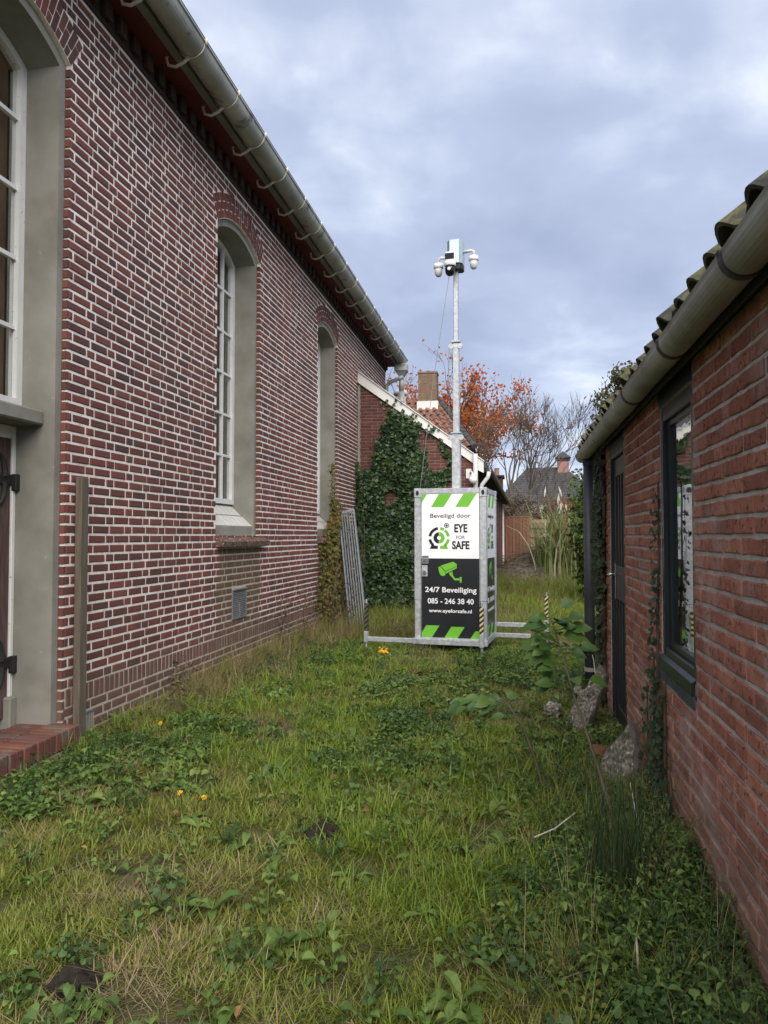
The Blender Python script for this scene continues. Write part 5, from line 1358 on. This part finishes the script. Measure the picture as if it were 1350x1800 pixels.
def reeds():
    random.seed(8)
    r = root('reed_clump', 'tall clump of variegated reeds with pale plumes before the slat fence', 'reeds', (1.75, 23.2, 0))
    b = MB(); dry = MB(); pl = MB()
    for k in range(820):
        d_ = k % 5 == 0; tgt = dry if d_ else b
        p = V(random.gauss(1.5, .36), random.gauss(23.2, .3), 0); a = random.uniform(0, 6.28); H_ = random.uniform(1.3, 3.2); lean = random.uniform(.25, 1.25)*(1.0 if not d_ else .5)
        pts = []; w = random.uniform(.016, .034)
        for i in range(6):
            t = i/5; pts.append(p+V(math.cos(a)*lean*t*t*H_*.55-.12*t, math.sin(a)*lean*t*t*H_*.55, H_*(t-.42*lean*t*t*t)))
        s = V(-math.sin(a), math.cos(a), 0)
        vs_ = []
        for i, q in enumerate(pts): ww = w*(1-(i/5)**2*.95); vs_ += [q-s*ww, q+s*ww]
        tgt.add(vs_, [(2*i, 2*i+1, 2*i+3, 2*i+2) for i in range(5)])
    for k in range(13):
        p = V(random.gauss(1.5, .4), random.gauss(23.2, .3), random.uniform(1.9, 2.7)); e = p+V(random.gauss(.02, .07), 0, random.uniform(.18, .34)); pl.tube([p, p.lerp(e, .5), e], [.012, .03, .006], 5)
        b.tube([V(p.x-.1, p.y, .2), p], [.006, .004], 3)
    b.build('blades', M['reed'], r, kind='stuff'); dry.build('dry_stalks', M['reed_dry'], r, kind='stuff'); pl.build('plumes', M['plume'], r, kind='stuff')
reeds()

# ------------------------------------------------------------------ houses in the distance
def dark_house():
    r = root('gabled_house', 'distant house with dark tiled hipped roof, pale wall and pink brick chimney', 'house', (2.0, 50, 0))
    y0, y1 = 47, 53
    b = MB(); b.box((-1.0, y0, 0), (5.2, y1, 3.55)); b.build('wall', M['house_white'], r)
    ze, zr = 3.55, 5.95; e = .35
    A = [V(-1-e, y0-e, ze), V(5.2+e, y0-e, ze), V(5.2+e, y1+e, ze), V(-1-e, y1+e, ze), V(.6, 50, zr), V(2.95, 50, zr)]
    b = MB(); b.add(A, [(0, 1, 5, 4), (1, 2, 5), (2, 3, 4, 5), (3, 0, 4), (3, 2, 1, 0)]); rf = b.build('roof', M['tile_dark'], r)
    b = MB(); n = 16                                    # tile courses on the slope that faces the yard
    for k in range(n):
        t = k/n; t2 = (k+1)/n; p0, p1 = A[0].lerp(A[4], t), A[1].lerp(A[5], t); q0, q1 = A[0].lerp(A[4], t2), A[1].lerp(A[5], t2)
        o = V(0, -.014, .02); m = int((p1-p0).length/.3)
        for i in range(m):
            a = p0.lerp(p1, i/m)+o; c = p0.lerp(p1, (i+.93)/m)+o; d = q0.lerp(q1, (i+.93)/m)+o*.2; f = q0.lerp(q1, i/m)+o*.2; b.add([a, c, d, f, a-o, c-o], [(0, 1, 2, 3), (0, 4, 5, 1)])
    b.build('roof_tiles', M['tile_dark'], rf, kind='stuff')
    b = MB(); b.cbox((2.55, 49.4, 5.2), (3.25, 50.0, 6.35), .02); ch = b.build('chimney', M['chimney_pink'], rf)
    b = MB(); b.cbox((2.45, 49.3, 6.351), (3.35, 50.1, 6.42), .02); b.prism([(2.4, 49.25, 6.5), (3.4, 49.25, 6.5), (3.4, 50.15, 6.5), (2.4, 50.15, 6.5)], (0, 0, .03)); b.add([(2.4, 49.25, 6.53), (3.4, 49.25, 6.53), (3.4, 50.15, 6.53), (2.4, 50.15, 6.53), (2.9, 49.7, 6.98)], [(0, 1, 4), (1, 2, 4), (2, 3, 4), (3, 0, 4)])
    for x in (2.55, 3.2):
        b.box((x, 49.4, 6.42), (x+.05, 49.45, 6.5))
    b.build('chimney_cap', M['tile_dark'], ch)
    for x in (.2, 1.6, 3.0):
        b = MB(); b.cbox((x, y0-.05, 1.6), (x+.9, y0-.002, 2.9), .01); w = b.build('window', M['board_white'], r)
        b = MB(); b.box((x+.08, y0-.058, 1.68), (x+.82, y0-.051, 2.82)); b.build('pane', M['black_gloss'], w)
dark_house()
def red_house():
    r = root('tiled_house', 'old house with red pantile roof and mossy brick chimney behind the lean-to', 'house', (-3.6, 27, 0))
    b = MB(); b.box((-7.0, 25.5, 0), (-1.7, 31, 4.4)); b.build('wall', M['brick_annex'], r)
    ze, zr = 4.4, 6.62; A = [V(-7.3, 25.2, ze), V(-1.45, 25.2, ze), V(-1.45, 31.3, ze), V(-7.3, 31.3, ze), V(-7.3, 28.2, zr), V(-2.98, 28.2, zr)]
    b = MB(); b.add(A, [(0, 1, 5, 4), (1, 2, 5), (2, 3, 4, 5), (3, 0, 4), (3, 2, 1, 0)]); rf = b.build('roof', M['tile_red'], r)
    b = MB(); n = 11
    for k in range(n):
        t = k/n; t2 = (k+1.12)/n; p0, p1 = A[0].lerp(A[4], t), A[1].lerp(A[5], t); q0, q1 = A[0].lerp(A[4], t2), A[1].lerp(A[5], t2); m = int((p1-p0).length/.25)
        for i in range(m):
            if p0.lerp(p1, (i+1)/m).x < -4.6: continue
            for (s0, s1, h0, h1) in ((0, .22, .03, .085), (.22, .5, .085, .085), (.5, .72, .085, .03), (.72, 1, .03, .02)):
                nn = V(0, -.55, .83)
                a, c = p0.lerp(p1, (i+s0)/m)+nn*(h0+.03), p0.lerp(p1, (i+s1)/m)+nn*(h1+.03); d, f = q0.lerp(q1, (i+s1)/m)+nn*h1, q0.lerp(q1, (i+s0)/m)+nn*h0
                b.add([a, c, d, f], [(0, 1, 2, 3)])
    b.build('roof_tiles', M['tile_red'], rf, kind='stuff')
    b = MB()
    e0, e1 = A[1]+V(0, -.03, .05), A[5]+V(0, -.03, .05)
    for k in range(12): p, q = e0.lerp(e1, k/12), e0.lerp(e1, (k+.97)/12); b.tube([p, q], [.11, .09], 7)
    b.build('hip_tiles', M['tile_dark'], rf, kind='stuff')
    b = MB(); b.box((-3.74, 27.55, 5.6), (-2.94, 28.2, 6.50)); b.build('chimney_base', M['house_white'], rf)
    b = MB(); b.box((-3.69, 27.6, 6.501), (-3.0, 28.16, 7.6)); ch = b.build('chimney', M['mortar_annex'], rf)
    b = MB(); z = 6.51; k = 0
    while z < 7.54:
        x = -3.695-(.1 if k % 2 else 0)
        while x < -3.0:
            b.box((max(x, -3.695), 27.592, z), (min(x+.2, -2.995), 27.61, z+.052))
            x += .212
        y = 27.6
        while y < 28.1: b.box((-3.01, y+.1*(k % 2), z), (-2.992, min(28.16, y+.2+.1*(k % 2)), z+.052)); y += .212
        z += .064; k += 1
    b.box((-3.72, 27.57, 7.56), (-2.97, 28.19, 7.63)); b.build('chimney_bricks', M['chimney_moss'], rf, kind='stuff')
    b = MB(); b.lathe([(.07, 0), (.07, .08), (.05, .08)], (-3.35, 27.9, 7.63), 10); b.build('chimney_pot', M['tile_dark'], ch)
red_house()
def far_block():
    r = root('brick_outbuilding', 'small dark brick outbuilding with two chimney pots behind the lean-to eave', 'building', (-1.2, 45, 0))
    b = MB(); b.box((-2.6, 44, 0), (-.9, 46, 4.9)); b.build('wall', M['brick_annex'], r)
    b = MB(); b.box((-2.7, 43.9, 4.9), (-.8, 46.1, 5.0)); b.build('parapet', M['tile_dark'], r)
    for x in (-1.9, -1.25): b = MB(); b.lathe([(.16, 0), (.14, .4), (.18, .45)], (x, 44.6, 5.0), 10); b.build('chimney_pot', M['chimney_pink'], r)
far_block()

# ------------------------------------------------------------------ grass and weeds (instances on points)
def blade(b, p, az, L_, w, lean, curl, segs=3):
    d = V(math.cos(az), math.sin(az), 0); s = V(-math.sin(az), math.cos(az), 0); q = V(*p); ang = lean; vs_ = []
    for i in range(segs+1):
        t = i/segs; ww = w*(1-t**1.6)*.5
        if i == segs: vs_.append(q.copy())
        else: vs_ += [q-s*ww, q+s*ww]
        q = q+(d*math.sin(ang)+V(0, 0, 1)*math.cos(ang))*(L_/segs); ang += curl/segs
    fs = [(2*i, 2*i+1, 2*i+3, 2*i+2) for i in range(segs-1)]+[(2*segs-2, 2*segs-1, 2*segs)]
    b.add(vs_, fs)
def clump(n, lo, hi, rad, w, lean, curl, mt, name):
    b = MB()
    for _ in range(n):
        a = random.uniform(0, 6.28); rr = rad*random.random()**.5; az = a+random.gauss(0, 1.0)
        blade(b, (rr*math.cos(a), rr*math.sin(a), -.01), az, random.uniform(lo, hi), random.uniform(*w), random.uniform(*lean), random.uniform(*curl))
    return b.mesh(name, M[mt])
def wleaf(b, base, az, L_, W_, rise, droop, lobes=0):
    """broad leaf on a short stalk: 5 x 3 grid"""
    d = V(math.cos(az), math.sin(az), 0); s = V(-math.sin(az), math.cos(az), 0); base = Vector(base); vs_ = []
    for i in range(5):
        t = i/4; wd = W_*(.12 if i == 0 else (.8, 1, .75, .06)[i-1])*(1+(.3*math.sin(i*2.6) if lobes else 0))
        q = base+d*(L_*t)+V(0, 0, rise*math.sin(t*1.9)-droop*t*t)
        vs_ += [q-s*wd*.5+V(0, 0, wd*.22), q, q+s*wd*.5+V(0, 0, wd*.22)]
    fs = []
    for i in range(4):
        for k in range(2): a = i*3+k; fs.append((a, a+1, a+4, a+3))
    b.add(vs_, fs)
def rosette(n, lo, hi, asp, mt, name, h=(0, .02), stem=False, lobes=0):
    b = MB()
    for k in range(n):
        az = 2.4*k+random.uniform(-.4, .4); L_ = random.uniform(lo, hi); z = random.uniform(*h); off = random.uniform(0, .075) if stem else 0
        p = V(math.cos(az)*off, math.sin(az)*off, z)
        if stem: b.tube([(0, 0, 0), p], .0018, 3, cap=False)
        wleaf(b, p, az, L_, L_*asp*random.uniform(.8, 1.2), L_*random.uniform(.1, .5), L_*random.uniform(0, .5), lobes)
    return b.mesh(name, M[mt])
def nettle(n, h, mt, name):
    b = MB()
    for k in range(n):
        x, y = random.gauss(0, .05), random.gauss(0, .05); H_ = h*random.uniform(.6, 1.1); a = random.uniform(0, 6.28); lx, ly = random.gauss(0, .25), random.gauss(0, .25)
        P_ = lambda t: V(x+lx*t*H_, y+ly*t*H_, H_*t)
        b.tube([P_(0), P_(.5), P_(1)], [.0022, .002, .001], 3, cap=False)
        for j in range(6):
            t = .25+.15*j; L_ = .034*(1.1-.75*abs(t-.45))*random.uniform(.6, 1.3)
            for q in (0, math.pi): wleaf(b, P_(t), a+j*1.57+q+random.gauss(0, .3), L_, L_*random.uniform(.45, .65), L_*random.uniform(0, .5), L_*random.uniform(.1, .7))
    return b.mesh(name, M[mt])
def fanleaf(n, lo, hi, h, mt, name):
    b = MB()
    for k in range(n):
        a = random.uniform(0, 6.28); r_ = .09*random.random()**.6; p = V(r_*math.cos(a), r_*math.sin(a), random.uniform(*h))
        b.tube([(r_*.2*math.cos(a), r_*.2*math.sin(a), 0), p], .0015, 3, cap=False)
        leaf(b, p, (math.cos(a)*.5+random.gauss(0, .3), math.sin(a)*.5+random.gauss(0, .3), 1), random.uniform(lo, hi), fold=random.uniform(-.2, .4), shape=0)
    return b.mesh(name, M[mt])
def scatter(name, label, cat, pts, meshes, parent=None, mats=None):
    hc = bpy.data.collections.new(name+'_kinds')
    for i, me in enumerate(meshes): o = bpy.data.objects.new('%s_kind_%02d' % (name, i), me); hc.objects.link(o)
    me = bpy.data.meshes.new(name); me.from_pydata([p[0] for p in pts], [], [])
    for nm, ty, ix in (('rot', 'FLOAT_VECTOR', 1), ('scl', 'FLOAT', 2), ('idx', 'INT', 3)):
        at = me.attributes.new(nm, ty, 'POINT')
        if ty == 'FLOAT_VECTOR': at.data.foreach_set('vector', np.array([p[ix] for p in pts], dtype=np.float32).ravel())
        else: at.data.foreach_set('value', np.array([p[ix] for p in pts], dtype=np.float32 if ty == 'FLOAT' else np.int32))
    o = bpy.data.objects.new(name, me); col.objects.link(o)
    ng = bpy.data.node_groups.new(name, 'GeometryNodeTree')
    ng.interface.new_socket('Geometry', in_out='INPUT', socket_type='NodeSocketGeometry'); ng.interface.new_socket('Geometry', in_out='OUTPUT', socket_type='NodeSocketGeometry')
    N, L = ng.nodes, ng.links; gi = N.new('NodeGroupInput'); go = N.new('NodeGroupOutput')
    ci = N.new('GeometryNodeCollectionInfo'); ci.inputs[0].default_value = hc; ci.inputs['Separate Children'].default_value = True; ci.inputs['Reset Children'].default_value = True
    ip = N.new('GeometryNodeInstanceOnPoints'); ip.inputs['Pick Instance'].default_value = True
    L.new(gi.outputs[0], ip.inputs['Points']); L.new(ci.outputs[0], ip.inputs['Instance'])
    for nm, ty, so in (('rot', 'FLOAT_VECTOR', 'Rotation'), ('scl', 'FLOAT', 'Scale'), ('idx', 'INT', 'Instance Index')):
        na = N.new('GeometryNodeInputNamedAttribute'); na.data_type = ty; na.inputs[0].default_value = nm
        L.new([q for q in na.outputs if q.enabled][0], ip.inputs[so])
    L.new(ip.outputs[0], go.inputs[0])
    md = o.modifiers.new('scatter', 'NODES'); md.node_group = ng
    if parent: o.parent = parent; o['kind'] = 'stuff'
    else: tag(o, label, cat, kind='stuff')
    return o
def nz(x, y, s, k): return mnoise.fractal(Vector((x*s, y*s, k)), 1.0, 2.0, 3)
def free(x, y):
    if y < 17 and x < WX+.03: return False
    if y < SY1 and x > SX-.02: return False
    if y > AY-.1 and x < -.72: return False
    if -1.25 < x < -.3 and 9.0 < y < 9.98: return random.random() < .15
    if x < -2.88 and y < 4.6: return False
    if math.hypot(x+.903, y-3.40) < .12 or math.hypot(x+1.37, y-2.14) < .10: return False
    return True
def lawn():
    random.seed(99)
    kinds = []
    for i in range(5): kinds.append(clump(46, .025, .085, .08, (.0035, .0065), (.6, 1.55), (-.3, .8), 'grass', 'grass'))            # 0-4 short matted
    for i in range(3): kinds.append(clump(30, .06, .16, .06, (.004, .007), (.3, 1.3), (.2, 1.3), 'grass_lush', 'grass'))          # 5-7 lush tuft
    for i in range(3): kinds.append(clump(24, .05, .15, .09, (.002, .004), (.8, 1.55), (-.2, .5), 'straw', 'grass'))                # 8-10 dead, lying
    for i in range(2): kinds.append(clump(34, .18, .42, .07, (.003, .006), (.1, .7), (.4, 1.6), 'grass', 'grass'))                # 11-12 tall
    for i in range(2): kinds.append(clump(26, .2, .5, .08, (.002, .004), (.1, .9), (.2, 1.4), 'straw', 'grass'))                  # 13-14 tall dry
    pts = []
    def put_(x, y, k, s): pts.append(((x, y, gz(x, y)), (random.gauss(0, .12), random.gauss(0, .12), random.uniform(0, 6.28)), s, k))
    for (xa, xb, ya, yb, dens, sc) in ((-3.05, .75, 1.5, 4.2, 560, 1.0), (-3.05, .8, 4.2, 7.0, 380, 1.05), (-3.05, 3.2, 7.0, 11.0, 190, 1.15), (-3.05, 5, 11, 17, 80, 1.5), (-.8, 8, 17, 29, 30, 2.0)):
        for _ in range(int((xb-xa)*(yb-ya)*dens)):
            x, y = random.uniform(xa, xb), random.uniform(ya, yb)
            if not free(x, y): continue
            n1 = nz(x, y, .55, 3.3); n2 = nz(x, y, 1.3, 9.1); n3 = nz(x, y, 2.6, 1.9)
            wallish = max(0, 1-(x-WX)/.75) if y < 14 else 0
            if n3 > .24 and y < 8 and random.random() < .8: continue                      # bare, trodden spots
            dry = .08+.7*max(0, n2-.02)+.55*wallish*max(0, min(1, (y-4.2)/1.5))+(.07 if (y < 5 and x < -1.6) else 0)
            if random.random() < dry: k = random.choice((8, 9, 10))
            elif n1 > .04 and random.random() < .32: k = random.choice((5, 6, 7))
            else: k = random.randrange(5)
            put_(x, y, k, sc*random.uniform(.7, 1.3))
    for _ in range(900):                          # taller grass
        x, y = random.uniform(-3.0, 6), random.uniform(10.2, 28)
        if free(x, y) and (x > -.7 or y < 13.5): put_(x, y, random.choice((11, 12, 12, 13)), random.uniform(.8, 1.5))
    for _ in range(330):                          # dry stand along the church wall
        x, y = WX+.05+abs(random.gauss(0, .22)), random.uniform(4.7, 13)
        if free(x, y): put_(x, y, random.choice((13, 14, 14, 11)), random.uniform(.45, 1.0)*(.6 if y < 6 else 1))
    for (cx, cy, n, sp) in ((-2.75, 9.0, 60, .3), (-2.7, 10.2, 70, .35), (-2.7, 8.2, 40, .25), (-2.55, 7.2, 50, .28), (-2.75, 6.4, 28, .2), (-2.4, 10.5, 60, .4), (-1.3, 8.55, 24, .3), (.0, 11.5, 30, .6)):
        for _ in range(n):
            x, y = random.gauss(cx, sp), random.gauss(cy, sp)
            if free(x, y): put_(x, y, random.choice((9, 13, 14)), random.uniform(.5, .95))
    for _ in range(190):
        x, y = SX-abs(random.gauss(.05, .3)), random.uniform(1.8, 4.6)
        if free(x, y): put_(x, y, random.choice((11, 12, 13, 13, 14, 5)), random.uniform(.4, .85))
    for _ in range(46):
        x, y = random.uniform(-2.6, .3), random.uniform(1.9, 8.5); k = random.choice((5, 6, 7, 12))
        for _ in range(3): put_(x+random.gauss(0, .03), y+random.gauss(0, .03), k, random.uniform(.7, 1.1)*(.6 if k == 12 else 1))
    scatter('grass', 'rough uneven green grass with dry patches covering the yard', 'grass', pts, kinds)
    # broad leaved weeds
    kinds = []
    for i in range(3): kinds.append(rosette(7, .06, .13, .42, 'weed', 'weeds'))
    for i in range(3): kinds.append(rosette(12, .022, .045, .95, 'weed', 'weeds', h=(.01, .07), stem=True))
    for i in range(4): kinds.append(fanleaf(24, .012, .034, (.01, .11), 'weed_dark' if i < 3 else 'weed', 'weeds'))
    for i in range(2): kinds.append(nettle(5, random.uniform(.14, .24), ('weed_dark', 'weed')[i], 'weeds'))
    kinds.append(rosette(20, .012, .03, .8, 'weed_yellow', 'weeds', h=(.01, .1), stem=True, lobes=1))
    pts = []
    for _ in range(5200):
        x, y = random.uniform(-3, .72), random.uniform(1.6, 9.5)
        if not free(x, y): continue
        n = nz(x, y, .8, 5.5)+.2*max(0, (x+.1))
        if (n < .12 and random.random() > .22) or random.random() > .75: continue
        put_(x, y, random.choice((0, 1, 2, 3, 4, 5, 3, 4, 5, 6, 7)), random.uniform(.6, 1.15))
    def wall_w(y): return .62 if y < 4.4 else .3
    for _ in range(1900):
        y = random.uniform(1.6, 4.5) if random.random() < .72 else random.uniform(4.4, 7.6); x = SX-.02-abs(random.gauss(0, wall_w(y)*.42))
        if not free(x, y) or x < -.35: continue
        if 4.15 < y < 6.4 and .33 < x: continue
        put_(x, y, random.choice((6, 7, 8, 9, 6, 7, 8, 9, 10, 10, 11, 12, 3, 4)), random.uniform(.5, 1.15)*(1 if y < 3.6 else .8))
    for _ in range(120):
        x, y = -2.72+abs(random.gauss(0, .13)), random.uniform(3.4, 4.75); put_(x, y, random.choice((1, 6, 7, 8, 9)), random.uniform(.5, .9))
    for _ in range(60):
        x, y = random.gauss(-.85, .22), random.gauss(5.6, .2); put_(x, y, random.choice((6, 7, 8)), random.uniform(.6, .95))
    scatter('weeds', 'broad leaved green weeds and ground cover among the grass and along the shed', 'weeds', pts, kinds)
    kinds = []
    for i in range(4):
        b = MB(); leaf(b, (0, 0, 0), (random.gauss(0, .3), random.gauss(0, .3), 1), .05, fold=.5, shape=1); kinds.append(b.mesh('fallen_leaves', M['dead_leaf']))
    pts = []
    for _ in range(170):
        x, y = random.uniform(-3, .7), random.uniform(1.7, 9)
        if free(x, y): pts.append(((x, y, gz(x, y)+random.uniform(.015, .045)), (random.gauss(0, .5), random.gauss(0, .4), random.uniform(0, 6.28)), random.uniform(.35, .9), random.randrange(4)))
    scatter('fallen_leaves', 'small fallen brown and yellow leaves lying in the grass', 'leaves', pts, kinds)
lawn()

# ------------------------------------------------------------------ single plants
def rush():
    random.seed(41)
    r = root('rush_clump', 'dark upright rush clump with brown base in the weeds near the shed wall', 'rush', (.36, 2.95, 0))
    b = MB(); d = MB()
    for k in range(190):
        dry_ = k % 4 == 0; p = (.36+random.gauss(0, .055), 2.95+random.gauss(0, .055), 0)
        blade(d if dry_ else b, p, random.uniform(0, 6.28), random.uniform(.2, .4) if dry_ else random.uniform(.35, .72), .005, random.uniform(.02, .32), random.uniform(0, .5), 4)
    b.build('stalks', M['rush'], r, kind='stuff'); d.build('dry_stalks', M['rush_dry'], r, kind='stuff')
rush()
def big_leaf(b, base, dirv, L_, W_, droop):
    d = Vector(dirv).normalized(); n = V(random.gauss(0, .25), -.75+random.gauss(0, .3), 1); n = (n-d*n.dot(d)).normalized(); s = d.cross(n); base = Vector(base); vs_ = []
    for i in range(7):
        t = i/6; wd = W_*(.05, .72, 1, .98, .82, .48, .02)[i]; q = base+d*L_*t-V(0, 0, droop*L_*t*t)
        vs_ += [q-s*wd*.5+n*wd*.12, q-s*wd*.25+n*wd*.10, q, q+s*wd*.25+n*wd*.10, q+s*wd*.5+n*wd*.12]
    b.add(vs_, [(i*5+k, i*5+k+1, i*5+k+6, i*5+k+5) for i in range(6) for k in range(4)])
def sapling(label, stem, leaves_, seed):
    random.seed(seed); r = root('sapling', label, 'sapling', (stem[0][0], stem[0][1], 0))
    b = MB(); n = len(stem); b.tube(stem, [.011*(1-.7*i/(n-1)) for i in range(n)], 7); b.build('stem', M['sapling_stem'], r, smooth=True)
    for (t, az, el, L_) in leaves_:
        f = t*(n-1); i = min(n-2, int(f)); p = Vector(stem[i]).lerp(Vector(stem[i+1]), f-i); d = V(math.cos(az)*math.cos(el), math.sin(az)*math.cos(el), math.sin(el))
        e = p+d*random.uniform(.03, .11); l = MB(); l.tube([p, e], .002, 4, cap=False); big_leaf(l, e, d, L_, L_*random.uniform(.62, .82), random.uniform(.1, .45)); l.build('leaf', M['sapling_leaf'], r, smooth=True)
lv = []
random.seed(77)
for k in range(40): lv.append((random.uniform(.62, 1), random.choice((3.1, 3.3, 2.9, 2.6, .1, -.2, .3, 3.6, 4.4, -1.2, 5.2, 1.5))+random.gauss(0, .25), random.uniform(-.15, .4), random.uniform(.06, .105)))
lv += [(.93, .0, .12, .13), (.9, -.05, .05, .15), (.95, 3.14, .1, .14), (1, 0.3, .7, .10), (.86, 3.0, -.1, .15), (.84, 3.2, -.2, .13), (.8, 3.3, -.1, .14)]
sapling('leafy sapling with large green leaves leaning out in front of the dark downpipe', [(.46, 3.4, .0), (.40, 3.52, .2), (.335, 3.7, .42), (.27, 3.88, .62), (.225, 4.02, .80), (.17, 4.18, .97)], lv, 51)
lv = [(random.uniform(.5, 1), random.choice((3.1, 3.4, 2.8, 3.7, .2))+random.gauss(0, .25), random.uniform(-.2, .3), random.uniform(.07, .12)) for k in range(16)]
sapling('low leafy shoot bending left over the grass in front of the taller sapling', [(.14, 4.15, .0), (.08, 4.2, .2), (.02, 4.22, .36), (-.06, 4.25, .47), (-.17, 4.28, .50), (-.28, 4.3, .45)], lv, 52)
def flower(name, label, x, y, h, s):
    r = root(name, label, 'flower', (x, y, 0)); z0 = gz(x, y); b = MB(); b.tube([(x, y, z0-.02), (x+.01, y, z0+h*.6), (x, y, z0+h)], .003, 5); b.build('stem', M['rush'], r)
    l = MB()
    for k in range(26): a = k*2.4; rr = s*math.sqrt(k/26); leaf(l, (x+rr*math.cos(a), y+rr*math.sin(a), z0+h+random.gauss(0, s*.35)), (math.cos(a)*.5, math.sin(a)*.5-.6, 1), s*.75, shape=1)
    l.build('petals', M['yellow'], r)
random.seed(5)
flower('yellow_flower', 'bright yellow flower head in the grass left of the tower outrigger', -1.449, 7.95, .16, .05)
for i, (x, y, lb) in enumerate(((-2.52, 4.95, 'tiny yellow flower in the grass below the church plinth, nearest the post'), (-1.72, 3.6, 'tiny yellow flower in the open lawn on the left, near bare soil'), (-1.58, 3.58, 'tiny yellow flower just right of another on the open left lawn'))):
    flower('yellow_flower', lb, x, y, .09, .013)
def stalk(label, pts, rad=.004, m='pale_stalk'):
    b = MB(); b.tube(pts, [rad*(1-.4*i/(len(pts)-1)) for i in range(len(pts))], 6); tag(b.build('dry_stalk', M[m], org=(pts[0][0], pts[0][1], 0)), label, 'stalk')
stalk('pale dry stalk lying slanted across the rushes', [(.06, 3.2, .16), (.14, 3.15, .22), (.22, 3.12, .30)], .0032)
stalk('pale dry stalk standing upright in the weeds left of the shed creeper', [(.47, 3.15, .05), (.46, 3.15, .3), (.44, 3.16, .42)], .0032)
stalk('short pale stalk end sticking up from the near weeds by the paving stone', [(.36, 2.45, .04), (.355, 2.45, .17)], .005)
stalk('bent pale straw on the lawn at the left edge', [(-1.95, 2.75, .03), (-1.9, 2.72, .07), (-1.86, 2.75, .08), (-1.8, 2.7, .03)], .0022, 'straw')
stalk('pale straw lying on the grass at the near left corner', [(-1.42, 2.05, .05), (-1.33, 1.98, .07), (-1.24, 1.9, .03)], .0022, 'straw')
stalk('thin pale twig rising before the dark downpipe', [(.56, 5.7, .35), (.545, 5.72, .5), (.52, 5.75, .62)], .004)
for k, (x, y) in enumerate(((-2.8, 8.6), (-2.72, 9.3), (-2.6, 5.4), (-2.45, 10.6), (-2.62, 10.1))):
    b = MB(); random.seed(60+k); top = random.uniform(.55, .95) if k != 2 else .45
    r = root('dead_weed', ('dead brown weed stalk by the church wall below the louvre vent', 'dead brown weed stalk by the church wall midway between two windows', 'small dead weed by the church plinth next to the timber post', 'dead brown weed nearest the leaning grating', 'dead brown weed just left of the leaning grating')[k], 'weed', (x, y, 0), group='dead weeds along the church wall')
    st = [(x+random.gauss(0, .015)*i, y+random.gauss(0, .015)*i, top*i/5) for i in range(6)]; b.tube(st, [.006, .005, .0045, .004, .003, .002], 5)
    for j in range(16): i = random.randint(1, 4); p = V(*st[i]); a = random.uniform(0, 6.28); b.tube([p, p+V(math.cos(a)*.1, math.sin(a)*.1, .12)], [.003, .0015], 3, cap=False)
    b.build('stalk', M['ivy_stem'], r)
    l = MB()
    for j in range(90): t = random.random(); p = V(x, y, top*(.25+.75*t)); leaf(l, p+V(random.gauss(0, .06), random.gauss(0, .06), 0), (random.gauss(0, 1), random.gauss(0, 1), 1), random.uniform(.02, .045), shape=1)
    l.build('seed_heads', M['brown_twig'], r, kind='stuff')
